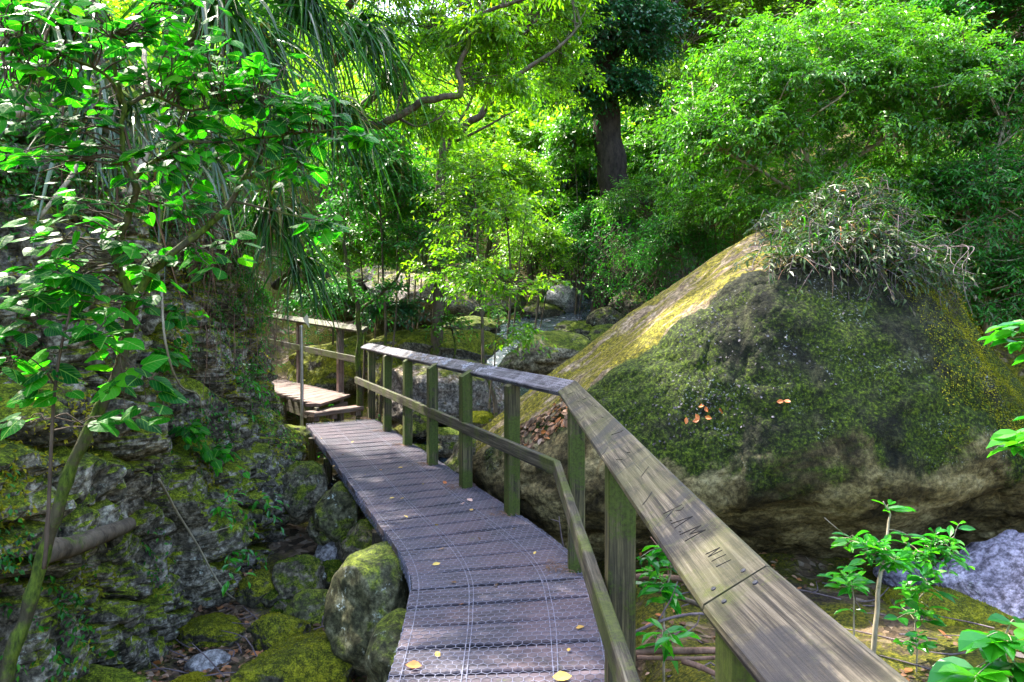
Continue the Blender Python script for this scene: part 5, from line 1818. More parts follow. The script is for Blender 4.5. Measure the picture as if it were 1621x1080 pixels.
for k, (px, py, d, ln, n, dr, lab, pale) in enumerate(clumps):
    g = rng(200 + k)
    c = P(px, py, d)
    t = thing('strap_leaf_clump', lab, 'plant', c, SG)
    mb = MB()
    dirs = np.array(dr)[None] * .9 + g.normal(0, .5, (n, 3)) + np.array([0, 0, .45])
    bs = c + g.normal(0, .09, (n, 3))
    blades(mb, bs, dirs, ln * .85, .034 if not pale else .03, g, 1.0 if ln > .9 else .9, 8)
    mb.build('leaves', M_blade_pale if pale else M_blade, t)
    mb = MB()
    nd = 14
    blades(mb, c + g.normal(0, .08, (nd, 3)), np.array(dr) * .3 + g.normal(0, .35, (nd, 3)), ln * .75, .014, g, 1.3, 6, np.full(nd, .3))
    mb.build('dead_leaves', M_deadleaf, t)
    mb = MB()
    back = c + np.array([-.35, .25, -.25])
    tube(mb, [back, c * .6 + back * .4 + [0, 0, -.02], c + [.03, 0, .02]], [.06, .055, .04], 7, None, 0, True, 4, .01, k)
    mb.build('stem', M_bark, t, smooth=True)

# ------------------------------------------------------------------ heart-leaved tree in the left foreground
g = rng(300)
hl_limbs = [
    ([(4, 1100, 2.75), (18, 1040, 2.75), (38, 985, 2.77), (66, 885, 2.8), (88, 815, 2.8), (122, 720, 2.82), (160, 645, 2.85), (188, 585, 2.88), (203, 520, 2.9), (206, 470, 2.9), (190, 430, 2.9)], .030, .018),
    ([(204, 490, 2.9), (226, 452, 2.92), (258, 415, 2.95), (300, 380, 3.0), (340, 350, 3.05), (366, 318, 3.1), (384, 285, 3.15), (398, 255, 3.2)], .019, .010),
    ([(190, 430, 2.9), (183, 400, 2.9), (200, 350, 2.88), (214, 310, 2.86), (212, 285, 2.85), (196, 250, 2.85), (192, 200, 2.85), (196, 160, 2.84), (180, 110, 2.82), (176, 60, 2.8)], .017, .006),
    ([(213, 285, 2.85), (236, 262, 2.88), (268, 240, 2.9), (292, 224, 2.95), (330, 226, 3.0), (380, 222, 3.1), (430, 216, 3.15), (490, 210, 3.2), (540, 205, 3.25)], .011, .004),
    ([(192, 165, 2.84), (168, 120, 2.75), (120, 95, 2.7), (60, 70, 2.6), (10, 60, 2.5)], .008, .004),
    ([(206, 165, 2.84), (240, 150, 2.9), (300, 175, 3.0), (350, 165, 3.05), (410, 160, 3.1)], .008, .004),
    ([(384, 285, 3.15), (430, 270, 3.2), (470, 255, 3.2)], .007, .003),
    ([(366, 318, 3.1), (420, 330, 3.15), (480, 345, 3.2), (520, 352, 3.2)], .006, .003),
]
hl = [(np.array([P(*q) for q in pts]), r0, r1) for pts, r0, r1 in hl_limbs]
tbase = hl[0][0][0]
ht = thing('heart_leaf_tree', 'crooked small tree with heart shaped hole bitten leaves in the left foreground', 'tree', tbase)
mb = MB()
sam = []
for pts, r0, r1 in hl:
    c = crom(pts, 7)
    n = len(c)
    rr_ = np.linspace(r0, r1, n)
    s = np.r_[0, np.cumsum(np.linalg.norm(np.diff(c, axis=0), axis=1))]
    ring = np.exp(-((s % .16) - .08) ** 2 / .0002)
    tube(mb, c, rr_ * (1 + .14 * ring) * (1 + .06 * np.sin(s * 37)), 10, None, 0, True, 0, .004, int(r0 * 1e4))
    sam.append(c[2:])
mb.build('trunk', M_bark_moss, ht, smooth=True)
spots = [(100, 60, 110, 18, 2.5, 2.9), (250, 90, 90, 18, 2.7, 3.1), (330, 140, 80, 20, 2.9, 3.2), (420, 150, 75, 20, 3.0, 3.3), (500, 190, 55, 12, 3.1, 3.3), (555, 212, 22, 4, 3.2, 3.3),
         (300, 215, 60, 9, 2.9, 3.2), (390, 245, 60, 9, 3.0, 3.3), (50, 150, 70, 9, 2.4, 2.8), (130, 190, 60, 8, 2.6, 2.9), (25, 250, 40, 4, 2.5, 2.7), (240, 265, 45, 6, 2.8, 3.0),
         (465, 270, 30, 5, 3.1, 3.3), (508, 355, 22, 4, 3.15, 3.25), (350, 400, 45, 6, 3.0, 3.2), (310, 330, 50, 6, 2.9, 3.1), (190, 360, 60, 6, 2.7, 3.0), (60, 330, 60, 5, 2.5, 2.8),
         (40, 410, 50, 7, 2.5, 2.8), (90, 470, 55, 8, 2.6, 2.8), (215, 480, 30, 3, 2.8, 3.0), (280, 270, 30, 3, 2.9, 3.0), (290, 30, 60, 10, 2.8, 3.1), (30, 20, 50, 8, 2.4, 2.7), (250, 420, 40, 5, 2.9, 3.1)]
hearts = [T_heart(s) for s in range(4)]


def heart_twigs(parent, sam, spots, g, sz=(.042, .085), r0=.0035, dens=1.0):
    mbt = MB()
    mbl = MB()
    P0 = np.vstack(sam)
    for (px, py, r, n, d0, d1) in spots:
        left = int(n * dens)
        while left > 0:
            rr_ = r * math.sqrt(g.uniform(0, 1))
            an = g.uniform(0, 6.28)
            tp = P(px + rr_ * math.cos(an), py + rr_ * math.sin(an) * .8, g.uniform(d0, d1))
            k = int(np.argmin(np.linalg.norm(P0 - tp, axis=1)))
            a = P0[k]
            v = tp - a
            L_ = np.linalg.norm(v)
            q = [a]
            ns = 5
            for s in range(1, ns + 1):
                q.append(a + v * s / ns + g.normal(0, .045, 3) * L_ * (s < ns) + np.array([0, 0, .05 * L_ * math.sin(s / ns * 3.1)]))
            q = np.array(q)
            tube(mbt, q, np.linspace(r0 * (1 + .9 * L_), .0016, ns + 1), 5, None, 0, False, 2)
            m = int(min(left, g.integers(2, 5)))
            left -= m
            for w in range(m):
                s = 1 - w * .16 * min(1, .5 / max(L_, .2))
                kk = s * ns
                i0 = min(int(kk), ns - 1)
                p = q[i0] + (q[i0 + 1] - q[i0]) * (kk - i0)
                td = unit(q[i0 + 1] - q[i0])
                pd = unit(td * .4 + np.array([g.normal(0, .8), g.normal(-.15, .6), g.uniform(-.1, .35)]))
                pe = p + pd * g.uniform(.025, .05)
                tube(mbt, [p, p * .5 + pe * .5 + [0, 0, .004], pe], [.0016, .0013, .001], 4, None, 0, False)
                ld = unit(pd * np.array([1, 1, .3]) + np.array([0, -.15, -.45 + g.normal(0, .3)]))
                nr = np.array([g.normal(0, .4), g.normal(-.25, .35), 1.0])
                put_leaves(mbl, hearts[int(g.integers(0, 4))], pe[None], ld[None], nr[None], g.uniform(*sz), np.array([g.uniform(0, 1)]))
    mbt.build('twigs', M_twig, parent, smooth=True)
    mbl.build('leaves', M_heart, parent)


heart_twigs(ht, sam, spots, g, dens=5.6)

st2 = thing('heart_leaf_sapling', 'thin dark stemmed heart leaved sapling in front of the crooked tree', 'sapling', P(70, 900, 2.6))
l2 = [(pl((70, 900, 2.6), (76, 830, 2.6), (80, 720, 2.6), (88, 610, 2.6), (98, 540, 2.6), (112, 480, 2.6), (104, 430, 2.6)), .008, .004),
      (pl((88, 610, 2.6), (60, 575, 2.55), (30, 560, 2.5)), .003, .002), (pl((98, 540, 2.6), (140, 530, 2.6), (190, 560, 2.65)), .003, .002)]
mb = MB()
sam2 = []
for pts, r0, r1 in l2:
    c = crom(pts, 6)
    tube(mb, c, np.linspace(r0, r1, len(c)), 7, None, 0, True, 0, .003, 5)
    sam2.append(c)
mb.build('stem', M_twig, st2, smooth=True)
heart_twigs(st2, sam2, [(30, 515, 40, 5, 2.45, 2.65), (140, 545, 45, 7, 2.55, 2.7), (200, 600, 38, 6, 2.6, 2.75), (95, 590, 40, 5, 2.5, 2.65), (18, 590, 26, 3, 2.5, 2.6), (145, 660, 22, 2, 2.6, 2.7), (30, 470, 35, 4, 2.5, 2.6), (200, 655, 18, 2, 2.6, 2.7), (120, 440, 40, 4, 2.5, 2.7), (160, 500, 50, 5, 2.5, 2.8), (60, 640, 40, 4, 2.5, 2.7), (250, 640, 30, 3, 2.6, 2.8)], g, (.06, .105), .003, 1.9)

# small leafy plants rooted on the cliff face
OV = T_oval(.2, .22)
cps = [(255, 560, 22, 'small heart leaved plant on the cliff right of the crooked trunk', 52, .075, M_heart),
       (300, 690, 30, 'leafy sprig on the cliff left of the landing, below the tree', 52, .075, M_heart),
       (395, 600, 34, 'sprig of drooping green leaves near the cliff corner', 52, .075, M_seedling),
       (420, 660, 30, 'fine leaved fresh green plant at the cliff corner under the landing', 46, .05, M_leaf_bright),
       (330, 725, 26, 'cluster of bright leaves half way down the cliff', 40, .08, M_heart),
       (350, 800, 34, 'lance leaved plant on the lower cliff face', 26, .075, M_seedling),
       (410, 800, 34, 'dark glossy lance leaved plant left of the dark mossy block', 26, .09, M_seedling),
       (370, 880, 36, 'lance leaved plant hanging just above the rocks at the cliff foot', 26, .08, M_seedling),
       (450, 690, 22, 'small fern like tuft beside the deck end', 40, .05, M_leaf_bright),
       (410, 960, 14, 'single low weed among the mossy stones', 8, .06, M_seedling),
       (165, 1020, 10, 'lone round green leaf on a stalk low on the cliff', 2, .10, M_seedling),
       (285, 500, 26, 'short leafy shoot on the cliff behind the crooked tree', 40, .07, M_heart)]
for k, (px, py, r, lab, n, ls_, mat) in enumerate(cps):
    g = rng(400 + k)
    c, nn_ = cliff_at(px, py)
    c = c + unit(nn_) * .02
    t = thing('cliff_plant', lab, 'plant', c, 'small plants on the cliff face')
    m1, m2 = MB(), MB()
    s = c[1] / FOC
    T_ = max(1, n // 4)
    bs = np.repeat(c[None], T_, 0) + g.normal(0, .01, (T_, 3))
    sprays(m1, m2, bs, unit(nn_) * .8 + g.normal(0, .6, (T_, 3)), r * s * 1.6, 5 if n > 4 else 1, ls_, OV if mat is not M_heart else hearts[1], g, .45, .8, .4, .003)
    m1.build('leaves', mat, t)
    m2.build('stems', M_twig, t)

# dead stick caught on the cliff, bare vine, fallen log
def sticks(name, lab, cat, lst, mat, group=None, sides=6):
    o0_ = np.array(lst[0][0][0])
    mb = MB()
    for pts, r0, r1 in lst:
        tube(mb, np.array(pts), np.linspace(r0, r1, len(pts)), sides, None, 0, True, 4, r0 * .5, int(r0 * 1e5))
    o = mb.build(name, mat, smooth=True, origin=o0_)
    return tag(o, lab, cat, group)


cq = lambda *q: [cliff_at(a, b)[0] + unit(cliff_at(a, b)[1]) * o for a, b, o in q]
a_, b_ = cliff_at(85, 862)[0], cliff_at(206, 812)[0]
sticks('rotten_log', 'short rotten log wedged across the lower cliff behind the crooked trunk', 'log', [([a_ + [.02, -.12, 0], a_ * .5 + b_ * .5 + [.06, -.1, .01], b_ + [.05, -.08, 0]], .062, .04)], M_bark, None, 10)
sticks('bare_vine', 'long bare tan vine hanging down the lower cliff', 'vine', [(cq((246, 772, .05), (268, 810, .1), (300, 870, .12), (330, 925, .12), (362, 950, .1), (410, 960, .08), (475, 952, .12)), .010, .005), (cq((300, 868, .12), (330, 850, .14), (360, 838, .12)), .006, .003)], M_bark_pale)
sticks('bare_branch', 'pale lichened branch sloping across the upper left rock', 'branch', [(cq((-30, 205, .25), (40, 180, .3), (95, 215, .3), (150, 260, .3), (200, 330, .25)), .03, .018), (cq((95, 215, .3), (70, 290, .25), (20, 360, .2)), .018, .012)], M_bark_pale)
sticks('bare_branch', 'thin pale forked branch on the cliff behind the crooked trunk', 'branch', [(cq((225, 470, .2), (230, 560, .2), (255, 620, .18), (300, 640, .15), (310, 690, .12)), .009, .004), (cq((140, 285, .3), (215, 330, .3), (300, 325, .3)), .012, .006)], M_bark_pale)
sticks('cliff_pole_tree', 'tan ringed bare trunk rising behind the heart leaved crown', 'tree', [(cq((128, 330, .4), (135, 240, .5), (148, 150, .5), (165, 90, .45)), .028, .022)], M_bark_pale, None, 9)

# hanging roots and creepers at the cliff corner
g = rng(430)
mb = MB()
for k in range(110):
    px, py = g.uniform(300, 470), g.uniform(330, 540)
    a, nn_ = cliff_at(px, py)
    a = a + unit(nn_) * g.uniform(.02, .22)
    L_ = g.uniform(.3, 1.2)
    q = [a, a + [g.normal(0, .03), g.normal(0, .03), -L_ * .35], a + [g.normal(0, .06), g.normal(0, .05), -L_ * .7], a + [g.normal(0, .1), g.normal(0, .06), -L_]]
    tube(mb, q, np.linspace(.0035, .0015, 4), 3, g.uniform(0, 1), 0, False, 3)
tag(mb.build('hanging_roots', M_stick), 'curtain of thin brown roots hanging at the cliff corner', kind='stuff')
mb = MB()
bs, nb_ = [], []
ii, jj = g.integers(60, CU - 160, 60000), g.integers(20, CV - 1, 60000)
pq, nq = CVV[ii, jj], cn[ii]
hq = pq[:, 2]
den = vnoise(pq * 1.6, 91) * .8 + np.interp(hq, [-1, .3, 1.2, 2.4, 3.2, 5], [-.62, -.48, -.30, .1, .9, 1.0]) + .40 * sst(pq[:, 1], 6.5, 8.3)
ok = (den > g.uniform(-.15, .9, len(pq))) & (pq[:, 1] > 1.5)
pq, nq, hq = pq[ok], nq[ok], hq[ok]
pick = g.choice(len(pq), min(20000, len(pq)), replace=False)
pq, nq = pq[pick], nq[pick]
dirs = np.c_[nq, np.full(len(nq), .1)] + g.normal(0, .6, (len(nq), 3))
sprays(mb, None, pq, dirs, .16, 6, .038, OVA, g, .9, .9, .5)
tag(mb.build('cliff_creepers', M_leaf_mid), 'tiny leaved creepers covering parts of the cliff', kind='stuff')
mb = MB()
ii, jj = g.integers(40, CU - 150, 200000), g.integers(10, CV - 60, 200000)
pq, nq = CVV[ii, jj], cn[ii]
ok = (vnoise(pq * 2.2, 95) + .5 * vnoise(pq * 7, 96) > .30) & (pq[:, 1] > 2) & (pq[:, 1] < 9.5)
pq, nq = pq[ok][:80000], nq[ok][:80000]
nrm3 = np.c_[nq, np.full(len(nq), .6)]
put_leaves(mb, T_simple(.26, .04, .2), pq, nrm3 * .6 + [0, 0, -.4] + g.normal(0, .5, nrm3.shape), nrm3 + g.normal(0, .3, nrm3.shape), g.uniform(.012, .036, len(pq)), np.clip(.62 + .45 * vnoise(pq * 1.1, 97) + g.normal(0, .2, len(pq)), 0, 1))
tag(mb.build('cliff_moss', M_mossblade_y), 'short moss growing on the cliff rock', kind='stuff')

# ------------------------------------------------------------------ plants on the giant boulder
ep = [(1255, 370, 'grey dry left part of the plant tangle crowning the giant boulder', 280, .5, 80),
      (1350, 345, 'central tangle of narrow leaved plants crowning the giant boulder with hanging runners', 520, .25, 95),
      (1450, 370, 'greener right part of the plant tangle crowning the giant boulder', 280, .2, 80)]
BQX = 810.5 + BG[..., 0] * FOC / BG[..., 1]
TOPF = (bn[..., 2] > .12) & (BG[..., 1] < 7.3) & (BQX > 1195) & (BQX < 1500) & (BG[..., 2] > np.interp(BQX, [1195, 1215, 1300, 1440, 1500], [1.95, 1.95, 1.98, 1.9, 1.75]))
TOPP = BG[TOPF]
TOPX = BQX[TOPF]


def top_pts(px, hw, n, g):
    """rooting points on the top of the giant boulder around photo column px, thickest towards the peak"""
    w = np.exp(-((TOPX - px) / (hw * .62)) ** 2) * np.exp(-((TOPX - 1340) / 150) ** 2) + 1e-9
    k = g.choice(len(TOPP), n, p=w / w.sum())
    return TOPP[k] + g.normal(0, .03, (n, 3)) + np.array([0, 0, 1.0]) * g.uniform(0, .22, (n, 1)) * np.exp(-((TOPX[k] - 1360) / 75) ** 2)[:, None]


for k, (px, py, lab, n, dry, hw_) in enumerate(ep):
    g = rng(500 + k)
    c = P(px, py + 10, 6.3)
    t = thing('perching_plant', lab, 'plant', c, 'plants on top of the giant boulder')
    m1, m2, m3 = MB(), MB(), MB()
    bs = top_pts(px, hw_, n, g)
    dirs = g.normal(0, .75, (n, 3)) + np.array([0, -.35, .75])
    sprays(m1, m2, bs, dirs, .30, 11, .07, T_simple(.15, .05, .12), g, .75, .75, .1, .0035)
    m1.build('leaves', M_epi, t)
    m2.build('stems', M_deadtwig, t)
    nb = int(200 * (dry + .2))
    bs = top_pts(px, hw_, nb, g)
    blades(m3, bs, g.normal(0, .7, (nb, 3)) + [0, -.35, .35], .30, .011, g, 1.0, 5)
    m3.build('dry_leaves', M_deadleaf, t)
    m5 = MB()
    nb = 230
    bs = top_pts(px, hw_, nb, g)
    blades(m5, bs, g.normal(0, .5, (nb, 3)) + [.25, -.1, .9], .46, .012, g, .55, 6)
    m5.build('upright_leaves', M_blade, t)
    m7 = MB()
    bs = top_pts(px, hw_, 45, g)
    for b_ in bs:
        v_ = g.normal(0, .5, 3) + [.1, -.35, .5]
        pts = [b_, b_ + v_ * .12, b_ + v_ * .17 + g.normal(0, .05, 3), b_ + v_ * .22 + g.normal(0, .08, 3) + [0, -.03, -.08]]
        tube(m7, pts, [.0045, .004, .003, .0015], 4, None, 0, False, 3)
    m7.build('dead_stems', M_deadtwig, t, smooth=True)
    # runners dangling over the face
    m4, m6 = MB(), MB()
    nr_ = (4, 16, 8)[k]
    for q in range(nr_):
        x0 = px + g.uniform(-hw_, hw_)
        y1 = g.uniform(430, 505) if k else g.uniform(420, 450)
        dx = g.uniform(-15, 45)
        p0, p1 = P(x0, 400, 5.95), P(x0 + dx * .4, (400 + y1) / 2, 5.68)
        p2 = P(x0 + dx, y1, 5.58)
        pts = [p0 + [0, .1, .06], p0 + [0, -.12, .03], p1, p2 + [0, -.03, 0]]
        if q % 4 == 0:
            pts.append(p2 + [.06, -.06, -.01])
        tube(m4, pts, np.linspace(.0038, .002, len(pts)), 4, None, 0, False, 5)
        if q % 3:
            cc = crom(np.array(pts), 6)[6:]
            nn = len(cc)
            kk = g.integers(0, nn, 26)
            put_leaves(m6, T_simple(.13, .05, .12), cc[kk], g.normal(0, .7, (26, 3)) + [0, -.2, -.7], g.normal(0, .5, (26, 3)) + [0, -.6, .6], g.uniform(.03, .07, 26), g.uniform(0, .8, 26))
    m4.build('runners', M_deadtwig, t, smooth=True)
    m6.build('runner_leaves', M_epi, t)
# orange leaves caught on the boulder
OVL = T_oval(.3, .02)
g = rng(520)


def single_leaf(name, lab, p, n, size, mat, group, cat='leaf', curl=.18):
    V, F = OVL
    V = V.copy()
    V[:, 2] += curl * (V[:, 0] ** 2 * 4 - .1) + g.normal(0, .02, len(V)) + .22 * (V[:, 1] - .5) ** 2
    d = unit(np.cross(n, g.normal(0, 1, 3)))
    mb = MB()
    put_leaves(mb, (V, F), np.asarray(p)[None], d[None], np.asarray(n, float)[None] + .001, size, np.array([g.uniform(0, 1)]))
    return tag(mb.build(name, mat, origin=np.asarray(p)), lab, cat, group)


for k, (px, py) in enumerate([(1090, 652), (1104, 646), (1112, 650), (1120, 655), (1098, 660), (1130, 640), (1076, 668), (1232, 632), (1240, 626), (1260, 372), (1352, 375), (1330, 305)]):
    p, n_ = on_boulder(px, py)
    if py < 400:
        p = P(px, py, 6.2)
    single_leaf('fallen_leaf', 'orange dead leaf caught on the giant boulder' if py > 400 else 'orange dead leaf caught in the plant tangle on the boulder top', p + n_ * .012, n_ + g.normal(0, .4, 3), .055, M_fallen_orange, 'orange leaves on the giant boulder' if py > 400 else 'orange leaves in the boulder top plants')
# litter lying along the tail of the slab, and below
mb = MB()
bu, bv = g.integers(2, int(nu * .30), 40000), g.integers(0, nv, 40000)
bp, bnn = BG[bu, bv], bn[bu, bv]
qx = 810.5 + bp[:, 0] * FOC / bp[:, 1]
qy = HOR - (bp[:, 2] - CAMZ) * FOC / bp[:, 1]
edge = np.interp(qx, [752, 838, 942, 1072], [716, 684, 606, 508])
ok = (qx > 805) & (qx < 912) & (qy > edge - 14) & (qy < edge + 34) & (bnn[:, 2] > .2)
bp, bnn = bp[ok][:620], bnn[ok][:620]
put_leaves(mb, T_oval(.3, .1), bp + bnn * .012, np.cross(bnn, g.normal(0, 1, bp.shape)), bnn + g.normal(0, .4, bp.shape), g.uniform(.03, .075, len(bp)), g.uniform(0, 1, len(bp)))
tag(mb.build('slab_leaf_litter', M_deadleaf), 'brown and orange leaf litter gathered on the foot of the boulder slab', kind='stuff')

# leaf litter on the ground
mb = MB()
q = np.vstack([np.c_[g.uniform(-2.7, -.9, 2600), g.uniform(3.6, 6.5, 2600)], np.c_[g.uniform(.6, 4.6, 1500), g.uniform(2.0, 6.0, 1500)], np.c_[g.uniform(-3, 2, 1800), g.uniform(7, 14, 1800)]])
z = zg(q[:, 0], q[:, 1])
keep = vnoise(np.c_[q * 1.7, q[:, :1] * 0], 31) > -.1
q, z = q[keep], z[keep]
put_leaves(mb, T_oval(.28, .12), np.c_[q, z + .012], g.normal(0, 1, (len(q), 3)) * [1, 1, .2], np.array([0, 0, 1]) + g.normal(0, .35, (len(q), 3)), g.uniform(.03, .075, len(q)), g.uniform(0, 1, len(q)))
tag(mb.build('leaf_litter', M_deadleaf), 'brown dead leaves scattered over the ground', kind='stuff')
mb = MB()
for k in range(170):
    x, y = (g.uniform(-2.4, -1.1), g.uniform(4, 6.3)) if k % 2 else (g.uniform(.7, 3.2), g.uniform(2.2, 5.5))
    z = float(zg(x, y)) + .02
    L_, an = g.uniform(.1, .45), g.uniform(0, 3.14)
    v = np.array([math.cos(an), math.sin(an), g.normal(0, .12)]) * L_
    a = np.array([x, y, z])
    tube(mb, [a, a + v * .5 + g.normal(0, .02, 3), a + v], [.006, .005, .003], 4, g.uniform(0, 1), 0, False, 2)
tag(mb.build('fallen_twigs', M_deadtwig), 'small dead twigs littering the ground', kind='stuff')

# ------------------------------------------------------------------ low plants and branches on the right
def seedling(name, lab, limbs, leaves, seed, lsz, mat=None, bark=None, group='seedlings by the handrail', lt=None, cat='seedling'):
    g = rng(seed)
    o_ = np.array(limbs[0][0][0])
    t = thing(name, lab, cat, o_, group)
    mb = MB()
    sm = []
    for pts, r0, r1 in limbs:
        c = crom(np.array(pts), 6)
        tube(mb, c, np.linspace(r0, r1, len(c)), 7, None, 0, True, 0, r0 * .3, seed)
        sm.append(c)
    S_ = np.vstack(sm)
    m1 = MB()
    for (px, py, d, r, n) in leaves:
        for _ in range(n):
            tp = P(px + g.normal(0, r * .5), py + g.normal(0, r * .4), d + g.normal(0, r * .5 * d / FOC))
            k = int(np.argmin(np.linalg.norm(S_ - tp, axis=1)))
            a = S_[k]
            tube(mb, [a, a * .5 + tp * .5 + [0, 0, .012], tp], [.003, .002, .0014], 4, None, 0, False, 3)
            m = g.integers(3, 6)
            dv = unit(tp - a + 1e-4)
            for w in range(m):
                an = w * 2.4 + g.uniform(0, 1)
                ld = unit(dv * .5 + np.array([math.cos(an), math.sin(an), g.uniform(-.35, .25)]))
                put_leaves(m1, lt or OV8, (tp - dv * .02 * w)[None], ld[None], (np.array([0, 0, 1]) + g.normal(0, .35, 3))[None], lsz * g.uniform(.6, 1.25), np.array([g.uniform(0, 1)]))
    mb.build('stem', bark or M_bark_pale, t, smooth=True)
    m1.build('leaves', mat or M_seedling, t)
    return t


gd = lambda px, d: foot(px, d, -.03)
seedling('seedling', 'tallest seedling with a pale straight stem in front of the giant boulder',
         [([gd(1383, 4.1), P(1388, 960, 4.1), P(1394, 910, 4.1), P(1402, 880, 4.1), P(1404, 850, 4.12), P(1408, 815, 4.15), P(1398, 795, 4.15)], .016, .004),
          ([P(1396, 905, 4.1), P(1430, 880, 4.15), P(1480, 868, 4.2), P(1510, 850, 4.2)], .006, .003), ([P(1402, 880, 4.1), P(1370, 862, 4.0), P(1340, 848, 3.95), P(1305, 820, 3.95)], .005, .002)],
         [(1400, 800, 4.15, 18, 2), (1345, 855, 4.0, 30, 7), (1385, 865, 4.1, 30, 9), (1430, 880, 4.15, 34, 9), (1480, 850, 4.2, 30, 7), (1505, 870, 4.2, 28, 7), (1450, 900, 4.1, 40, 9), (1410, 890, 4.1, 30, 7), (1520, 900, 4.25, 26, 5)], 601, .095, M_seedling, M_bark_pale, 'seedlings by the handrail', T_oval(.2, .16))
seedling('seedling', 'short upright seedling left of the tallest one', [([gd(1352, 4.0), P(1352, 965, 4.0), P(1350, 935, 4.0)], .006, .003)], [(1345, 925, 4.0, 20, 4), (1335, 900, 4.0, 18, 3), (1352, 945, 4.0, 20, 2)], 602, .10, lt=T_oval(.19, .2))
seedling('seedling', 'spreading low seedling right of the pale stem', [([gd(1450, 4.2), P(1450, 960, 4.2), P(1470, 930, 4.2)], .006, .003)], [(1450, 930, 4.2, 36, 7), (1480, 970, 4.2, 36, 7), (1430, 960, 4.15, 30, 5)], 603, .095)
seedling('seedling', 'tiny seedling near the edge of the handrail', [([gd(1450, 3.9), P(1452, 1025, 3.9), P(1450, 1010, 3.9)], .005, .002)], [(1450, 1020, 3.9, 26, 5)], 604, .085)
seedling('seedling', 'broad leaved seedling in the gap behind the nearest post', [([gd(1050, 3.6), P(1052, 960, 3.6), P(1062, 900, 3.6), P(1045, 860, 3.6)], .007, .003)], [(1040, 880, 3.6, 24, 4), (1062, 895, 3.6, 24, 4), (1030, 930, 3.6, 24, 4), (1050, 945, 3.55, 26, 3), (1020, 880, 3.6, 16, 2)], 605, .11, lt=T_oval(.2, .3))
seedling('seedling', 'low bright sprig of long leaves under the handrail beside the nearest post', [([gd(1050, 3.05), P(1052, 1015, 3.05), P(1050, 1000, 3.05)], .005, .003)], [(1040, 1010, 3.05, 20, 2), (1062, 1012, 3.0, 22, 2)], 606, .13, lt=T_oval(.17, .3))
seedling('broadleaf_plant', 'glossy broad leaved plant in the bottom right corner', [([gd(1590, 2.7), P(1590, 1060, 2.7), P(1592, 1010, 2.7), P(1600, 985, 2.7)], .007, .003)], [(1565, 1010, 2.65, 22, 1), (1580, 1050, 2.6, 30, 3), (1610, 1000, 2.7, 20, 2), (1600, 1070, 2.55, 30, 3), (1540, 1070, 2.55, 24, 2)], 607, .14, lt=T_oval(.33, .2), group=None, cat='plant')
seedling('broadleaf_plant', 'bright leaves poking in at the right edge beside the boulder shoulder', [([gd(1690, 4.0), P(1680, 760, 4.0), P(1660, 620, 4.0), P(1650, 520, 4.0)], .010, .004)], [(1605, 520, 4.0, 18, 3), (1605, 545, 4.0, 20, 2), (1610, 705, 4.0, 16, 3), (1650, 560, 4.0, 30, 4), (1650, 680, 4.0, 30, 4)], 608, .17, lt=T_oval(.24, .2), group=None, cat='plant')

sticks('dead_branch', 'reddish dead branch lying behind the nearest post', 'branch', [([P(985, 915, 3.9), P(1040, 916, 3.8), P(1085, 918, 3.75), P(1140, 935, 3.7)], .02, .013), ([P(1060, 918, 3.8), P(1052, 880, 3.8), P(1030, 850, 3.9)], .006, .003)], M_stick, 'dead branches right of the deck')
sticks('dead_branch', 'long curved thin dead branch arching over the moss', 'branch', [([P(985, 1010, 3.5), P(1020, 995, 3.4), P(1060, 980, 3.4), P(1110, 972, 3.4), P(1180, 985, 3.4)], .009, .006), ([P(1040, 985, 3.4), P(1062, 950, 3.4), P(1072, 920, 3.4)], .005, .002)], M_deadtwig, 'dead branches right of the deck')
sticks('dead_branch', 'pair of thick dead branches lying together under the handrail', 'branch', [([P(1000, 1032, 3.1), P(1070, 1030, 3.05), P(1140, 1032, 3.0), P(1230, 1042, 3.0)], .017, .013), ([P(1010, 1040, 3.0), P(1080, 1042, 2.98), P(1150, 1040, 2.95)], .010, .008), ([P(1080, 1045, 2.95), P(1120, 1060, 2.9), P(1160, 1075, 2.9)], .014, .010)], M_stick, 'dead branches right of the deck')
sticks('dead_branch', 'mossy brown branch slanting down behind the low seedling', 'branch', [([P(1010, 925, 4.0), P(1060, 940, 3.9), P(1110, 960, 3.85), P(1160, 980, 3.8)], .016, .014)], M_bark, 'dead branches right of the deck')
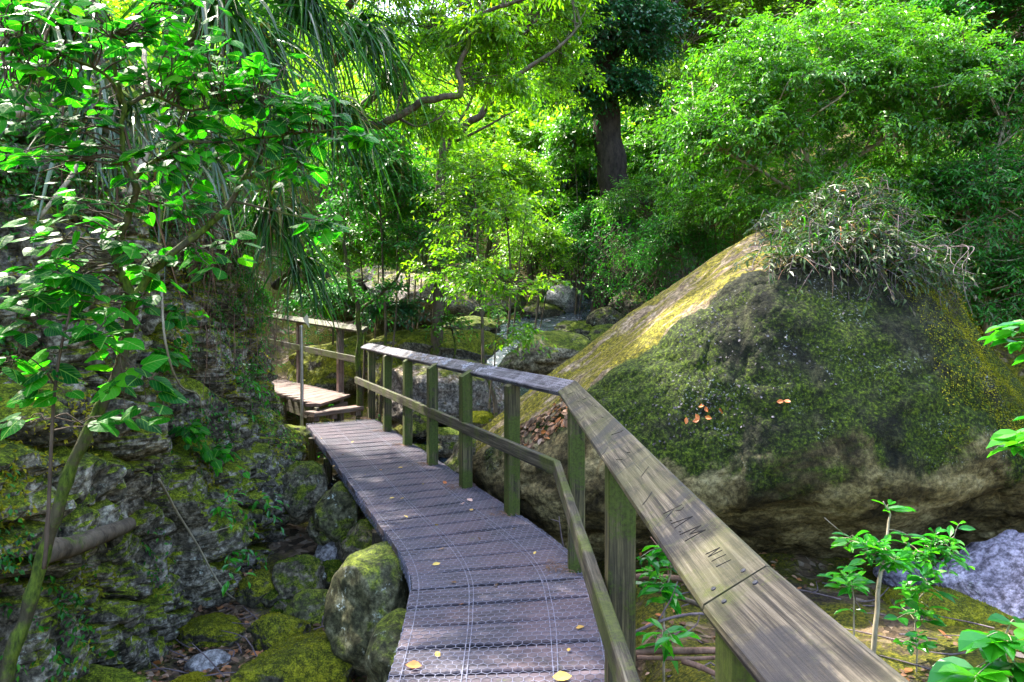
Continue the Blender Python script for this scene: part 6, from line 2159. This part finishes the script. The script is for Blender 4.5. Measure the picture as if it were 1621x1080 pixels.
sticks('twig', 'upright forked dead twig by the deck edge in front of the boulder', 'twig', [([P(892, 865, 4.6), P(888, 840, 4.6), P(885, 818, 4.6)], .006, .003), ([P(886, 826, 4.6), P(872, 822, 4.6)], .004, .002)], M_deadtwig)

# ------------------------------------------------------------------ leaves fallen on the deck
g = rng(700)


def deck_px(px, py):
    d = CAMZ * FOC / (py - HOR)
    return np.array([(px - 810.5) * d / FOC, d, .010])


for px, py in [(722, 926), (788, 926), (705, 870), (690, 832), (645, 822), (812, 840), (684, 897), (730, 960), (540, 722), (510, 695), (600, 745), (630, 742), (640, 790), (625, 790), (668, 768), (748, 808), (925, 995), (848, 876), (580, 752), (560, 700), (530, 740), (900, 1035), (760, 858), (870, 905), (690, 1035)]:
    single_leaf('fallen_leaf', 'small yellow brown fallen leaf lying on the wire netted boardwalk', deck_px(px, py), np.array([0, 0, 1]) + g.normal(0, .25, 3), g.uniform(.032, .058), M_fallen_yellow if g.uniform() < .7 else M_deadleaf, 'small yellow leaves on the boardwalk')
for px, py in [(702, 768), (735, 797), (748, 796)]:
    single_leaf('fallen_leaf', 'small pinkish fallen leaf near the right edge of the boardwalk', deck_px(px, py), np.array([0, -.3, 1]) + g.normal(0, .25, 3), .07, M_fallen_pink if px > 720 else M_fallen_orange, 'pinkish leaves on the boardwalk')
single_leaf('fallen_leaf', 'curled orange leaf on the boardwalk at the bottom centre', deck_px(668, 1058), np.array([.1, -.3, 1]), .075, M_fallen_orange, None)
single_leaf('fallen_leaf', 'large pale yellow leaf on the boardwalk cut by the bottom edge', deck_px(905, 1075), np.array([.2, -.3, 1]), .09, M_fallen_yellow, None)
mb = MB()
for (x, y, o) in posts:
    n = 26
    c = np.array([x, y, .012]) - o * .09
    pts = c + g.normal(0, .05, (n, 3)) * [1, 1, .12]
    for p in pts:
        an = g.uniform(0, 6.28)
        L_ = g.uniform(.03, .10)
        tube(mb, [p, p + np.array([math.cos(an) * L_ * .5, math.sin(an) * L_ * .5, .008]), p + np.array([math.cos(an) * L_, math.sin(an) * L_, .002])], .0018, 3, g.uniform(0, 1), 0, False)
tag(mb.build('needle_litter', M_stick), 'brown needle litter gathered at the foot of the posts', kind='stuff')
